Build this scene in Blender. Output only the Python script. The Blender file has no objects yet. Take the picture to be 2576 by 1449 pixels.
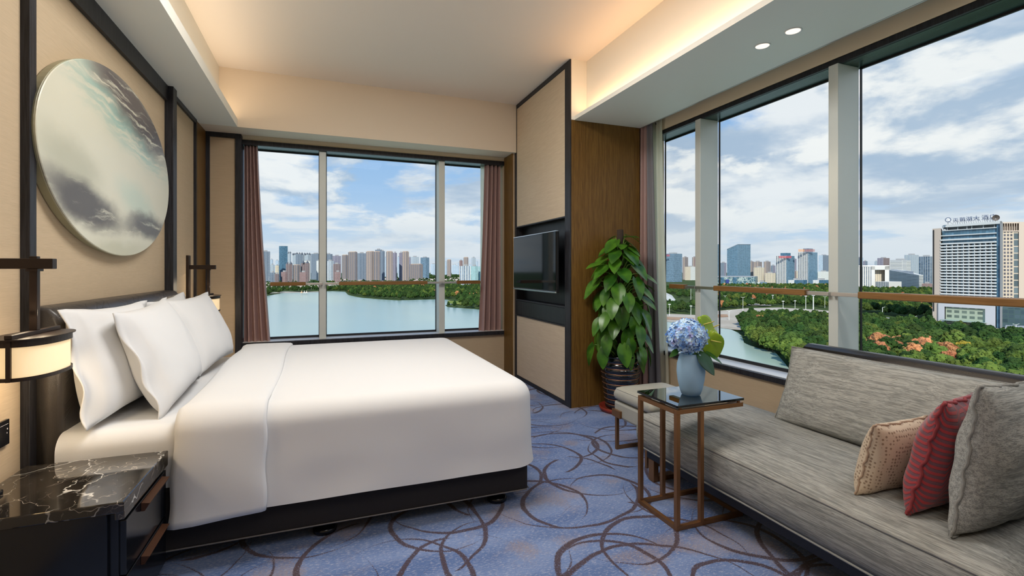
import bpy, bmesh, math, random
from mathutils import Vector, Matrix, noise
R = math.radians
PI = math.pi
sc = bpy.context.scene
COL = sc.collection
rnd = random.Random(7)

# ---------------------------------------------------------------- camera
HC = 1.25; YAW = R(20.96); SY, CY = math.sin(YAW), math.cos(YAW); FPX = 1227.0
cd = bpy.data.cameras.new('camera'); cam = bpy.data.objects.new('camera', cd); COL.objects.link(cam)
cam.location = (0, 0, HC); cam.rotation_euler = (PI / 2, 0, -YAW)
cd.sensor_width = 36; cd.lens = FPX / 2576 * 36; cd.shift_y = -46.5 / 2576
cd.clip_start = 0.03; cd.clip_end = 12000
sc.camera = cam
sc.view_settings.view_transform = 'Standard'; sc.view_settings.look = 'None'
sc.view_settings.gamma = 1.0; sc.view_settings.exposure = 0.0; sc.view_settings.use_curve_mapping = False
sc.cycles.max_bounces = 7; sc.cycles.diffuse_bounces = 4; sc.cycles.glossy_bounces = 3
sc.cycles.transmission_bounces = 3; sc.cycles.transparent_max_bounces = 10
sc.cycles.caustics_reflective = False; sc.cycles.caustics_refractive = False
sc.cycles.sample_clamp_indirect = 4.0
sc.cycles.use_denoising = True

# ---------------------------------------------------------------- node helper
class NT:
    def __init__(s, tree): s.t = tree; s.n = tree.nodes; s.l = tree.links
    def node(s, typ, **kw):
        n = s.n.new(typ)
        for k, v in kw.items(): setattr(n, k, v)
        return n
    def put(s, sock, v):
        if hasattr(v, 'is_output'): s.l.new(v, sock)
        elif v is not None:
            if isinstance(v, (tuple, list)) and len(v) == 3 and sock.type == 'RGBA': v = (*v, 1)
            sock.default_value = v
    def m(s, op, a, b=None, c=None, clamp=False):
        n = s.node('ShaderNodeMath', operation=op, use_clamp=clamp)
        s.put(n.inputs[0], a)
        if b is not None: s.put(n.inputs[1], b)
        if c is not None: s.put(n.inputs[2], c)
        return n.outputs[0]
    def v(s, op, a, b=None, scale=None):
        n = s.node('ShaderNodeVectorMath', operation=op)
        s.put(n.inputs[0], a)
        if b is not None: s.put(n.inputs[1], b)
        if scale is not None: s.put(n.inputs['Scale'], scale)
        return n.outputs['Value'] if op in ('LENGTH', 'DOT_PRODUCT', 'DISTANCE') else n.outputs[0]
    def mix(s, f, a, b):
        n = s.node('ShaderNodeMix', data_type='RGBA')
        s.put(n.inputs[0], f); s.put(n.inputs[6], a); s.put(n.inputs[7], b)
        return n.outputs[2]
    def ramp(s, f, lo, hi, a=0.0, b=1.0, smooth=True):
        n = s.node('ShaderNodeMapRange', interpolation_type='SMOOTHSTEP' if smooth else 'LINEAR')
        s.put(n.inputs[0], f)
        for i, v in enumerate((lo, hi, a, b)): s.put(n.inputs[i + 1], v)
        return n.outputs[0]
    def noise(s, vec, scale, detail=3, rough=.5, dist=0, color=False):
        n = s.node('ShaderNodeTexNoise')
        if vec is not None: s.put(n.inputs['Vector'], vec)
        s.put(n.inputs['Scale'], scale); s.put(n.inputs['Detail'], detail)
        s.put(n.inputs['Roughness'], rough); s.put(n.inputs['Distortion'], dist)
        return n.outputs['Color' if color else 'Fac']
    def sep(s, v):
        n = s.node('ShaderNodeSeparateXYZ'); s.put(n.inputs[0], v); return n.outputs
    def comb(s, x, y, z=0.0):
        n = s.node('ShaderNodeCombineXYZ')
        for i, q in enumerate((x, y, z)): s.put(n.inputs[i], q)
        return n.outputs[0]
    def map(s, vec, scale=(1, 1, 1), rot=(0, 0, 0), loc=(0, 0, 0)):
        n = s.node('ShaderNodeMapping'); s.put(n.inputs[0], vec)
        n.inputs['Location'].default_value = loc; n.inputs['Rotation'].default_value = rot; n.inputs['Scale'].default_value = scale
        return n.outputs[0]

# ---------------------------------------------------------------- world: summer sky with cumulus
W = bpy.data.worlds.new('sky'); sc.world = W; W.use_nodes = True
w = NT(W.node_tree); bg = W.node_tree.nodes['Background']
dirv = w.node('ShaderNodeTexCoord').outputs['Generated']
dx, dy, dz = w.sep(dirv)
dzc = w.m('MAXIMUM', dz, 0.0)
den = w.m('ADD', dzc, 0.16)
cp = w.comb(w.m('DIVIDE', dx, den), w.m('DIVIDE', dy, den), w.m('MULTIPLY', dzc, 2.2))
blue = w.mix(w.ramp(dzc, 0.02, 0.42, smooth=False), (0.50, 0.68, 0.90), (0.15, 0.38, 0.80))
n_big = w.noise(w.map(cp, loc=(3.1, 1.7, 0)), 0.42, 3, .5)
n_mid = w.noise(w.map(cp, loc=(8.3, 4.2, 1)), 1.35, 9, .58, .25)
cover = w.m('ADD', w.m('MULTIPLY', n_big, .55), w.m('MULTIPLY', n_mid, .6))
east = w.ramp(dx, 0.05, 0.75, -0.045, 0.075, smooth=False)
cover = w.m('ADD', cover, east)
cover = w.m('ADD', cover, w.ramp(dzc, .10, .30, .035, -.02))
mask = w.ramp(cover, 0.535, 0.615)
shade = w.ramp(w.noise(w.map(cp, loc=(8.3, 4.32, 1.25)), 1.0, 6, .55, .2), 0.38, 0.56)
cloudc = w.mix(shade, (0.43, 0.54, 0.70), (0.90, 0.91, 0.94))
skyc = w.mix(w.m('MULTIPLY', mask, .93), blue, cloudc)
# heaped cumulus nearer the horizon: bright tops, blue-grey bases
cq = w.map(dirv, (3.4, 3.4, 8.5), loc=(1.3, .4, .2))
c1 = w.noise(cq, 1.25, 10, .56, .15); c2 = w.noise(w.v('ADD', cq, (0, 0, .34)), 1.25, 6, .52, .15)
cm = w.m('MULTIPLY', w.ramp(c1, .50, .575), w.m('MULTIPLY', w.ramp(dzc, .02, .10), w.ramp(dzc, .30, .48, 1, 0)))
lit = w.ramp(w.m('SUBTRACT', c1, c2), -.085, .075)
skyc = w.mix(w.m('MULTIPLY', cm, .90), skyc, w.mix(lit, (.42, .54, .71), (.95, .95, .96)))
haze = w.ramp(dzc, 0.0, 0.17, 1.0, 0.0)
skyc = w.mix(w.m('MULTIPLY', haze, .70), skyc, (0.66, 0.73, 0.83))
skyc = w.mix(w.ramp(dz, -0.02, 0.0), (0.10, 0.13, 0.08), skyc)
w.l.new(skyc, bg.inputs[0]); bg.inputs[1].default_value = 1.0
W.cycles.sampling_method = 'MANUAL'; W.cycles.sample_map_resolution = 512

# ---------------------------------------------------------------- lights
def lamp(name, typ, loc, energy, color=(1, 1, 1), rot=(0, 0, 0), **kw):
    L = bpy.data.lights.new(name, typ); L.energy = energy; L.color = color
    for k, v in kw.items(): setattr(L, k, v)
    o = bpy.data.objects.new(name, L); COL.objects.link(o); o.location = loc; o.rotation_euler = rot
    return o
sun = lamp('sun', 'SUN', (0, 0, 60), 5.0, (1, .93, .82), angle=R(1.2))
sun.rotation_euler = Vector((.45, .70, -.55)).to_track_quat('-Z', 'Y').to_euler()
WARM = (1.0, .80, .55); SOFT = (1.0, .97, .925)
# added fill: unseen area lights under the ceiling, above and behind the camera
for lx, ly, e, s_ in ((0.45, 2.55, 55, 1.0), (0.7, -0.4, 24, 1.3)):
    lamp('ceiling_fill_light', 'AREA', (lx, ly, 3.135), e, SOFT, shape='SQUARE', size=s_)
lamp('soffit_fill_light', 'AREA', (2.45, 0.55, 2.585), 8, SOFT, shape='DISK', size=.25)  # added unseen disk light under the lowered ceiling
# cove strips
lamp('cove_strip_right', 'AREA', (2.17, 0.9, 2.665), 11.5, (1.0, .55, .25), rot=(PI, 0, 0), shape='RECTANGLE', size=.05, size_y=5.9)
lamp('cove_strip_left', 'AREA', (-0.86, 1.65, 2.665), 12, (1.0, .74, .50), rot=(PI, 0, 0), shape='RECTANGLE', size=.04, size_y=7.0)

# ---------------------------------------------------------------- materials
def mat(name, col=(.5, .5, .5), rough=.5, metal=0.0, bump=None, spec=None, sheen=0, coat=0, em=None, var=0):
    """bump=(scale, strength[, stretch]); var = natural colour mottling"""
    M = bpy.data.materials.new(name); M.use_nodes = True
    t = NT(M.node_tree); b = M.node_tree.nodes['Principled BSDF']; M['b'] = 1
    b.inputs['Base Color'].default_value = (*col, 1); b.inputs['Roughness'].default_value = rough
    b.inputs['Metallic'].default_value = metal
    if spec is not None: b.inputs['Specular IOR Level'].default_value = spec
    if sheen: b.inputs['Sheen Weight'].default_value = sheen
    if coat: b.inputs['Coat Weight'].default_value = coat; b.inputs['Coat Roughness'].default_value = .05
    if em: b.inputs['Emission Color'].default_value = (*em[0], 1); b.inputs['Emission Strength'].default_value = em[1]
    oc = None
    if bump or var: oc = t.node('ShaderNodeTexCoord').outputs['Object']
    if var:
        f = t.noise(oc, bump[0] * .3 if bump else 6, 4)
        c = t.mix(f, tuple(x * (1 - var) for x in col), tuple(min(1, x * (1 + var)) for x in col))
        t.l.new(c, b.inputs['Base Color'])
    if bump:
        vec = t.map(oc, bump[2]) if len(bump) > 2 else oc
        n = t.noise(vec, bump[0], 3)
        bp = t.node('ShaderNodeBump'); bp.inputs['Strength'].default_value = bump[1]; bp.inputs['Distance'].default_value = .004
        t.l.new(n, bp.inputs['Height']); t.l.new(bp.outputs[0], b.inputs['Normal'])
    return M
def base_of(M): return NT(M.node_tree), M.node_tree.nodes['Principled BSDF']
def set_bump(t, b, h, strength=.3, dist=.003):
    bp = t.node('ShaderNodeBump'); bp.inputs['Strength'].default_value = strength; bp.inputs['Distance'].default_value = dist
    t.l.new(h, bp.inputs['Height']); t.l.new(bp.outputs[0], b.inputs['Normal'])

def streak(name, c1, c2, along, lo=.35, hi=.65, rough=.6, fine=260, bump=.25, spec=.3, dark=None):
    """colour streaked along one axis: wood grain, linen weave, raw silk"""
    M = mat(name, c1, rough, spec=spec); t, b = base_of(M)
    oc = t.node('ShaderNodeTexCoord').outputs['Object']
    s = [fine, fine, fine]; s[along] = fine * .035
    n1 = t.noise(t.map(oc, tuple(s)), 1.0, 3, .6)
    s2 = [fine * .25] * 3; s2[along] = fine * .012
    n2 = t.noise(t.map(oc, tuple(s2), loc=(3, 5, 7)), 1.0, 4, .6)
    f = t.ramp(t.m('ADD', t.m('MULTIPLY', n1, .6), t.m('MULTIPLY', n2, .4)), lo, hi)
    c = t.mix(f, c1, c2)
    if dark: c = t.mix(t.ramp(n1, .60, .70), c, dark)
    t.l.new(c, b.inputs['Base Color'])
    if bump: set_bump(t, b, n1, bump, .002)
    return M

M_ceil = mat('ceiling_paint', (.90, .835, .755), .7)
M_pocket = mat('pocket_paint', (.93, .81, .60), .7)
M_bulk = mat('bulkhead_paint', (.80, .70, .57), .7)
M_sof = mat('soffit_paint', (.90, .89, .82), .6)
M_wall = streak('linen_wallpaper', (.52, .405, .27), (.575, .45, .305), 1, fine=420, rough=.75, bump=.25)
M_wallx = streak('linen_wallpaper_cross', (.52, .405, .27), (.575, .45, .305), 0, fine=420, rough=.75, bump=.25)
M_panel = streak('champagne_panel', (.62, .50, .36), (.70, .58, .43), 1, fine=300, rough=.55, bump=.08)
M_black = streak('black_stained_oak', (.012, .012, .015), (.035, .035, .042), 2, fine=220, rough=.42, bump=.35)
M_blacky = streak('black_stained_oak_horizontal', (.012, .012, .015), (.03, .03, .036), 1, fine=220, rough=.42, bump=.35)
M_wood = streak('walnut_veneer', (.125, .060, .013), (.215, .115, .028), 2, fine=230, rough=.38, bump=.05)
M_wood_l = streak('teak_handrail', (.20, .098, .030), (.31, .165, .058), 1, fine=160, rough=.35, bump=.05)
M_wood_b = streak('teak_handrail_across', (.20, .098, .030), (.31, .165, .058), 0, fine=160, rough=.35, bump=.05)
M_steel = mat('brushed_steel', (.62, .60, .58), .32, .85)
M_alu = mat('mullion_aluminium', (.70, .745, .72), .42, .05, bump=(8, .1, (4, 4, .4)), var=.06)
M_gasket = mat('black_gasket', (.01, .01, .012), .5)
M_stone_head = streak('dark_green_head_lining', (.018, .040, .034), (.05, .085, .072), 1, fine=40, rough=.25, bump=.1)
M_stone_headx = streak('dark_green_head_lining_across', (.018, .040, .034), (.05, .085, .072), 0, fine=40, rough=.25, bump=.1)
M_sill_w = mat('white_sill', (.80, .82, .84), .3, spec=.5)
M_bronze = mat('bronze_frame', (.30, .150, .066), .36, .7, var=.08)
M_handle = mat('walnut_pull', (.055, .020, .008), .45)
M_lampmetal = mat('dark_bronze', (.030, .018, .013), .42, .35)
M_linen = mat('white_bed_linen', (.77, .78, .79), .75, bump=(900, .10), sheen=.12)
M_linen_p = mat('white_pillow_cotton', (.78, .79, .80), .75, bump=(900, .10), sheen=.12)
M_leather = mat('black_leather', (.022, .017, .014), .36, bump=(160, .25), spec=.45)
M_base = mat('bed_base_fabric', (.012, .009, .009), .8, bump=(500, .3))
M_piping = mat('base_piping', (.15, .14, .14), .5)
M_mauve = streak('mauve_satin', (.41, .265, .245), (.44, .29, .268), 2, fine=90, rough=.42, bump=.08, spec=.45)
M_graylin = mat('grey_blackout_lining', (.22, .215, .24), .7, bump=(500, .1))
M_lacq = mat('black_lacquer', (.006, .007, .010), .16, spec=.5)
M_screen = mat('screen_glass', (.004, .007, .010), .06, spec=.2)
M_bezel = mat('tv_bezel', (.006, .006, .007), .35)
M_chrome = mat('chrome_strip', (.6, .62, .65), .2, 1.0)
M_niche = streak('niche_lining', (.012, .015, .018), (.028, .032, .036), 2, fine=180, rough=.35, bump=.2)
M_fabric = streak('grey_slub_linen', (.185, .19, .18), (.385, .385, .36), 1, lo=.41, hi=.59, fine=340, rough=.85, bump=.45, dark=(.085, .08, .072))
M_seam = streak('grey_slub_seam', (.20, .20, .185), (.32, .315, .29), 1, fine=500, rough=.85, bump=.3)
M_fabricp = streak('grey_slub_cushion', (.22, .225, .21), (.45, .45, .42), 0, lo=.41, hi=.59, fine=340, rough=.85, bump=.45, dark=(.11, .105, .095))
M_navy = mat('dark_navy_plinth', (.010, .012, .020), .5)
M_greige = mat('greige_leather', (.42, .41, .355), .38, bump=(220, .2), spec=.45, var=.07)
M_pot = mat('glazed_black_pot', (.008, .010, .016), .10, spec=.7, coat=.5)
M_potring = mat('copper_ring', (.42, .20, .11), .4, .5)
M_saucer = mat('terracotta_red_saucer', (.26, .035, .02), .35)
M_pole = mat('moss_pole', (.045, .030, .022), .95, bump=(90, 1.0))
M_stem = mat('pale_green_stem', (.22, .36, .07), .5)
M_soil = mat('soil', (.02, .013, .008), .95, bump=(60, 1.0))

def leafmat(name, c1, c2, rough=.28, tr=.12):
    M = mat(name, c1, rough, spec=.5); t, b = base_of(M)
    oc = t.node('ShaderNodeTexCoord').outputs['Object']
    t.l.new(t.mix(t.ramp(t.noise(oc, 9, 2), .35, .65), c1, c2), b.inputs['Base Color'])
    b.inputs['Subsurface Weight'].default_value = 0
    # thin leaf lets some light through
    tl = t.node('ShaderNodeBsdfTranslucent'); tl.inputs[0].default_value = (*[min(1, x * 1.8) for x in c2], 1)
    ms = t.node('ShaderNodeMixShader'); ms.inputs[0].default_value = tr
    out = M.node_tree.nodes['Material Output']
    t.l.new(b.outputs[0], ms.inputs[1]); t.l.new(tl.outputs[0], ms.inputs[2]); t.l.new(ms.outputs[0], out.inputs[0])
    return M
M_leaf = leafmat('pothos_leaf', (.022, .095, .010), (.085, .235, .020))
M_leafd = leafmat('dark_hydrangea_leaf', (.012, .05, .014), (.02, .085, .02), .4)
M_anth = leafmat('lime_anthurium', (.22, .40, .015), (.40, .55, .04), .22)

def cloth_translucent(name, col, tr, rough=.8, alpha=None):
    M = mat(name, col, rough, bump=(500, .15)); t, b = base_of(M)
    tl = t.node('ShaderNodeBsdfTranslucent'); tl.inputs[0].default_value = (*col, 1)
    ms = t.node('ShaderNodeMixShader'); ms.inputs[0].default_value = tr
    out = M.node_tree.nodes['Material Output']
    t.l.new(b.outputs[0], ms.inputs[1]); t.l.new(tl.outputs[0], ms.inputs[2]); last = ms.outputs[0]
    if alpha:
        tp = t.node('ShaderNodeBsdfTransparent'); m2 = t.node('ShaderNodeMixShader'); m2.inputs[0].default_value = alpha
        t.l.new(last, m2.inputs[1]); t.l.new(tp.outputs[0], m2.inputs[2]); last = m2.outputs[0]
    t.l.new(last, out.inputs[0]); return M
M_sheer = cloth_translucent('cream_sheer', (.93, .93, .82), .62, alpha=.30)

def glass(name, tint=(.97, .99, .98), refl=.05, rough=0.0):
    M = bpy.data.materials.new(name); M.use_nodes = True; M.node_tree.nodes.clear(); t = NT(M.node_tree)
    tp = t.node('ShaderNodeBsdfTransparent'); tp.inputs[0].default_value = (*tint, 1)
    gl = t.node('ShaderNodeBsdfGlossy'); gl.inputs['Roughness'].default_value = rough
    fr = t.node('ShaderNodeFresnel'); fr.inputs[0].default_value = 1.35
    ms = t.node('ShaderNodeMixShader'); f = t.m('MULTIPLY', fr.outputs[0], refl / .022, clamp=True)
    t.l.new(f, ms.inputs[0]); t.l.new(tp.outputs[0], ms.inputs[1]); t.l.new(gl.outputs[0], ms.inputs[2])
    t.l.new(ms.outputs[0], t.node('ShaderNodeOutputMaterial').inputs[0]); return M
M_glass = glass('window_glass', refl=.0012)
M_tglass = glass('smoked_table_glass', tint=(.24, .28, .29), refl=.06)

# frosted blue vase
M_vase = mat('frosted_blue_glass', (.58, .80, .97), .3, spec=.4)
_t, _b = base_of(M_vase)
_tl = _t.node('ShaderNodeBsdfTranslucent'); _tl.inputs[0].default_value = (.66, .87, 1.0, 1)
_tp = _t.node('ShaderNodeBsdfTransparent'); _tp.inputs[0].default_value = (.62, .76, .88, 1)
_m1 = _t.node('ShaderNodeMixShader'); _m1.inputs[0].default_value = .5
_m2 = _t.node('ShaderNodeMixShader'); _m2.inputs[0].default_value = .10
_t.l.new(_b.outputs[0], _m1.inputs[1]); _t.l.new(_tl.outputs[0], _m1.inputs[2])
_t.l.new(_m1.outputs[0], _m2.inputs[1]); _t.l.new(_tp.outputs[0], _m2.inputs[2])
_t.l.new(_m2.outputs[0], M_vase.node_tree.nodes['Material Output'].inputs[0])

M_petal = mat('blue_hydrangea_petals', (.35, .50, .85), .6)
_t, _b = base_of(M_petal); _oc = _t.node('ShaderNodeTexCoord').outputs['Object']
_c = _t.mix(_t.ramp(_t.noise(_oc, 34, 2), .38, .62), (.22, .46, .92), (.58, .79, 1.0))
_c = _t.mix(_t.ramp(_t.noise(_t.map(_oc, loc=(4, 4, 4)), 22, 1), .60, .70), _c, (.45, .48, .88))
_t.l.new(_c, _b.inputs['Base Color'])
M_eye = mat('floret_eye', (.75, .72, .35), .6)

# marble
M_marble = mat('black_marble_white_veins', (.02, .02, .02), .07, spec=.6, coat=.3)
_t, _b = base_of(M_marble); _oc = _t.node('ShaderNodeTexCoord').outputs['Object']
_nc = _t.noise(_oc, 5, 4, .6, color=True)
_d = _t.v('ADD', _oc, _t.v('SCALE', _t.v('SUBTRACT', _nc, (.5, .5, .5)), scale=.22))
_col = (.018, .015, .012)
_col = _t.mix(_t.ramp(_t.noise(_d, 3, 5), .3, .75), (.010, .009, .008), (.045, .036, .028))
for sc_, wd, st, cc in ((4.0, .016, .9, (.75, .73, .68)), (8.0, .013, .6, (.55, .48, .40)), (17, .012, .25, (.5, .45, .4))):
    vo = _t.node('ShaderNodeTexVoronoi', feature='DISTANCE_TO_EDGE'); _t.put(vo.inputs['Vector'], _t.map(_d, (1, .55, 1), (0, 0, .6))); vo.inputs['Scale'].default_value = sc_
    ln = _t.ramp(vo.outputs['Distance'], 0, wd, 1, 0)
    br = _t.ramp(_t.noise(_t.map(_oc, loc=(sc_, 2, 3)), 6, 3), .40, .56)
    _col = _t.mix(_t.m('MULTIPLY', _t.m('MULTIPLY', ln, br), st), _col, cc)
_t.l.new(_col, _b.inputs['Base Color'])

# carpet: flecked blue with brushed brown arcs
M_carpet = mat('blue_arc_carpet', (.2, .3, .5), .95, spec=.1, sheen=.2)
_t, _b = base_of(M_carpet); _oc = _t.node('ShaderNodeTexCoord').outputs['Object']
_x, _y, _z = _t.sep(_oc)
_big = _t.noise(_t.map(_oc, (1.2, 3.2, 1), (0, 0, .35)), 1.3, 4)
_col = _t.mix(_t.ramp(_big, .35, .65), (.085, .150, .34), (.175, .255, .47))
_fl = _t.noise(_t.map(_oc, (48, 150, 60)), 1.0, 3, .75)
_col = _t.mix(_t.ramp(_fl, .50, .66, 0, .75), _col, (.40, .43, .55))
_fl2 = _t.noise(_t.map(_oc, (90, 280, 60), loc=(9, 3, 1)), 1.0, 2, .7)
_col = _t.mix(_t.ramp(_t.m('MULTIPLY', _fl2, _t.ramp(_t.noise(_oc, 3.1, 3), .3, .7)), .33, .52, 0, .6), _col, (.30, .23, .20))
_col = _t.mix(_t.ramp(_t.noise(_t.map(_oc, (70, 210, 60), loc=(2, 8, 1)), 1.0, 2, .7), .56, .74, 0, .7), _col, (.07, .10, .28))
_wob = _t.v('SCALE', _t.v('SUBTRACT', _t.noise(_oc, 2.3, 2, color=True), (.5, .5, .5)), scale=.10)
_pw = _t.v('ADD', _oc, _wob)
_edge = _t.m('MULTIPLY', _t.m('SUBTRACT', _t.noise(_oc, 210, 1), .5), .016)
_arc = None
for k, (cs, rad, ang, ox, oy) in enumerate(((.62, .46, .2, 0, 0), (.62, .46, .2, .31, .31), (.78, .40, .9, .2, .55), (.95, .47, 1.6, .1, .3), (.70, .33, 2.3, .5, .1))):
    q = _t.map(_pw, (1 / cs, 1 / cs, 0), (0, 0, ang), (ox, oy, 0))
    fr = _t.v('FRACTION', q); fl = _t.v('FLOOR', q)
    wn = _t.node('ShaderNodeTexWhiteNoise', noise_dimensions='3D'); _t.put(wn.inputs[0], _t.v('ADD', fl, (k * 7.3, 1.1, 0)))
    jit = _t.v('SCALE', _t.v('SUBTRACT', wn.outputs['Color'], (.5, .5, .5)), scale=.24)
    lx, ly, lz = _t.sep(_t.v('SUBTRACT', _t.v('SUBTRACT', fr, (.5, .5, 0)), jit))
    rr = _t.m('SQRT', _t.m('ADD', _t.m('MULTIPLY', lx, lx), _t.m('MULTIPLY', ly, ly)))
    an = _t.m('ARCTAN2', ly, lx)
    wv = _t.m('SINE', _t.m('ADD', an, _t.m('MULTIPLY', wn.outputs['Value'], 6.28)))
    th = _t.m('ADD', _t.m('MULTIPLY', wv, .0075), .0035)
    dd = _t.m('ABSOLUTE', _t.m('SUBTRACT', rr, rad))
    ln = _t.ramp(_t.m('SUBTRACT', _t.m('ADD', _t.m('MULTIPLY', dd, cs), _edge), th), 0.0, .003, 1, 0, smooth=False)
    _arc = ln if _arc is None else _t.m('MAXIMUM', _arc, ln)
_brk = _t.ramp(_t.noise(_oc, 120, 2, .7), .30, .42)
_col = _t.mix(_t.m('MULTIPLY', _t.m('MULTIPLY', _arc, _brk), .93), _col, (.060, .035, .042))
_t.l.new(_col, _b.inputs['Base Color']); set_bump(_t, _b, _fl, .5, .004)

# ---------------------------------------------------------------- mesh helpers
def bm_new(): return bmesh.new()
def box(bm, x0, x1, y0, y1, z0, z1, bev=0.0, seg=2, M=None):
    r = bmesh.ops.create_cube(bm, size=1.0)
    vs = r['verts']
    for v in vs:
        v.co = Vector(((x0 + x1) / 2 + v.co.x * (x1 - x0), (y0 + y1) / 2 + v.co.y * (y1 - y0), (z0 + z1) / 2 + v.co.z * (z1 - z0)))
    if bev:
        es = list({e for v in vs for e in v.link_edges})
        g = bmesh.ops.bevel(bm, geom=es, offset=bev, segments=seg, affect='EDGES', profile=.5)
        vs = list({v for f in g['faces'] for v in f.verts} | {v for v in vs if v.is_valid})
    if M is not None:
        for v in vs: v.co = M @ v.co
    return vs
def tube(bm, pts, r, n=8, cap=True):
    """swept round tube; r number or list"""
    pts = [Vector(p) for p in pts]; rings = []
    for i, p in enumerate(pts):
        d = (pts[min(i + 1, len(pts) - 1)] - pts[max(i - 1, 0)]).normalized()
        a = d.cross(Vector((0, 0, 1))); a = a.normalized() if a.length > 1e-3 else Vector((1, 0, 0)); b = d.cross(a)
        rr = r[i] if isinstance(r, (list, tuple)) else r
        rings.append([bm.verts.new(p + (a * math.cos(2 * PI * k / n) + b * math.sin(2 * PI * k / n)) * rr) for k in range(n)])
    for A, B in zip(rings, rings[1:]):
        for k in range(n): bm.faces.new((A[k], A[(k + 1) % n], B[(k + 1) % n], B[k]))
    if cap: bm.faces.new(rings[0]); bm.faces.new(rings[-1][::-1])
def lathe(bm, prof, cx, cy, n=32, sx=1, sy=1, cap=True):
    rings = [[bm.verts.new((cx + r * sx * math.cos(2 * PI * k / n), cy + r * sy * math.sin(2 * PI * k / n), z)) for k in range(n)] for r, z in prof]
    for A, B in zip(rings, rings[1:]):
        for k in range(n): bm.faces.new((A[k], A[(k + 1) % n], B[(k + 1) % n], B[k]))
    if cap: bm.faces.new(rings[0][::-1]); bm.faces.new(rings[-1])
def ring_loops(bm, rows, close=True):
    vr = [[bm.verts.new(p) for p in row] for row in rows]
    for A, B in zip(vr, vr[1:]):
        n = len(A)
        for k in range(n if close else n - 1): bm.faces.new((A[k], A[(k + 1) % n], B[(k + 1) % n], B[k]))
    return vr
def obj(name, bm, m, parent=None, smooth=False, sub=0, solid=0, origin=None, local=False):
    bmesh.ops.recalc_face_normals(bm, faces=bm.faces)
    me = bpy.data.meshes.new(name)
    if origin is not None:
        bmesh.ops.translate(bm, verts=bm.verts, vec=-Vector(origin))
    bm.to_mesh(me); bm.free()
    for mm in (m if isinstance(m, (list, tuple)) else [m]): me.materials.append(mm)
    if smooth: me.polygons.foreach_set('use_smooth', [True] * len(me.polygons))
    o = bpy.data.objects.new(name, me); COL.objects.link(o)
    if origin is not None: o.location = origin
    if parent is not None:
        o.parent = parent
        if not local and parent.type == 'EMPTY': o.matrix_parent_inverse = Matrix.Translation(-parent.location)
    if solid:
        md = o.modifiers.new('solid', 'SOLIDIFY'); md.thickness = solid; md.offset = 0
    if sub:
        md = o.modifiers.new('sub', 'SUBSURF'); md.levels = sub; md.render_levels = sub
    return o
def tag(o, label, cat, group=None):
    o['label'] = label; o['category'] = cat
    if group: o['group'] = group
    return o
def thing(name, label, cat, loc=(0, 0, 0), group=None):
    o = bpy.data.objects.new(name, None); o.empty_display_size = .1; COL.objects.link(o); o.location = loc
    return tag(o, label, cat, group)
def struct(o, label=None):
    o['kind'] = 'structure'
    if label: o['label'] = label
    return o
def bx(name, x0, x1, y0, y1, z0, z1, m, parent=None, bev=0.0, **kw):
    bm = bm_new(); box(bm, x0, x1, y0, y1, z0, z1, bev); return obj(name, bm, m, parent, **kw)

# ---------------------------------------------------------------- room shell
CEIL = 3.149; SOF = 2.60; XL = -1.10; YB = -2.2
struct(bx('floor', -1.3, 3.3, YB, 5.95, -.12, 0, M_carpet))
struct(bx('ceiling', -1.3, 2.35, YB, 5.45, CEIL, CEIL + .12, M_ceil))
bm = bm_new(); box(bm, -1.3, XL, YB, 5.95, 0, CEIL); struct(obj('wall_left', bm, M_wall))
struct(bx('wall_rear', -1.3, 3.3, YB - .15, YB, 0, CEIL, M_wallx))
# left soffit with cove lip, back bulkhead, right beam with cove
bm = bm_new(); box(bm, XL - .1, -.775, YB, 5.24, SOF, SOF + .05); box(bm, -.795, -.775, YB, 5.24, SOF + .05, SOF + .075)
box(bm, XL - .1, -.927, YB, 5.3, SOF + .05, CEIL); struct(obj('trim_1', bm, M_sof))
bm = bm_new(); box(bm, XL - .1, 2.06, 5.24, 5.52, SOF, CEIL); struct(obj('trim_2', bm, M_bulk))
bm = bm_new(); box(bm, XL - .1, 2.2, 5.52, 6.0, 2.72, 2.80); box(bm, -.8, 2.2, 5.60, 5.80, 2.56, 2.72)
struct(obj('trim_3', bm, M_pocket))
bm = bm_new(); box(bm, 2.10, 2.81, YB, 3.915, SOF, SOF + .035); box(bm, 2.23, 2.805, YB, 3.913, SOF + .035, CEIL)
box(bm, 2.0705, 2.235, 3.914, 5.3, SOF + .002, CEIL); struct(obj('trim_4', bm, M_sof))
bm = bm_new(); box(bm, 2.81, 3.3, YB, 4.0, 2.74, 2.82); box(bm, 2.95, 3.12, YB, 4.0, 2.553, 2.74)
struct(obj('trim_5', bm, M_pocket))
struct(bx('trim_6', 2.806, 2.814, YB, 3.9, SOF - .003, SOF + .03, M_steel))
# curtain tracks
struct(bx('trim_7', 2.83, 2.90, YB, 3.9, 2.715, 2.74, M_steel))
struct(bx('trim_8', -.78, 2.04, 5.56, 5.585, 2.70, 2.72, M_steel))
# left wall: framed linen panels, posts
bm = bm_new()
box(bm, XL, XL + .022, YB, 4.33, 2.49, SOF)
box(bm, XL, XL + .03, 2.437, 2.485, 0, SOF, .002)
box(bm, XL, XL + .055, 4.25, 4.345, 0, SOF, .002)
box(bm, XL, XL + .02, 4.345, 5.12, 2.565, SOF); box(bm, XL, XL + .02, 5.095, 5.125, 0, SOF)
struct(obj('trim_9', bm, M_black))
struct(bx('trim_10', XL, XL + .012, 5.125, 5.53, 0, SOF, M_wood))
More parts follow.
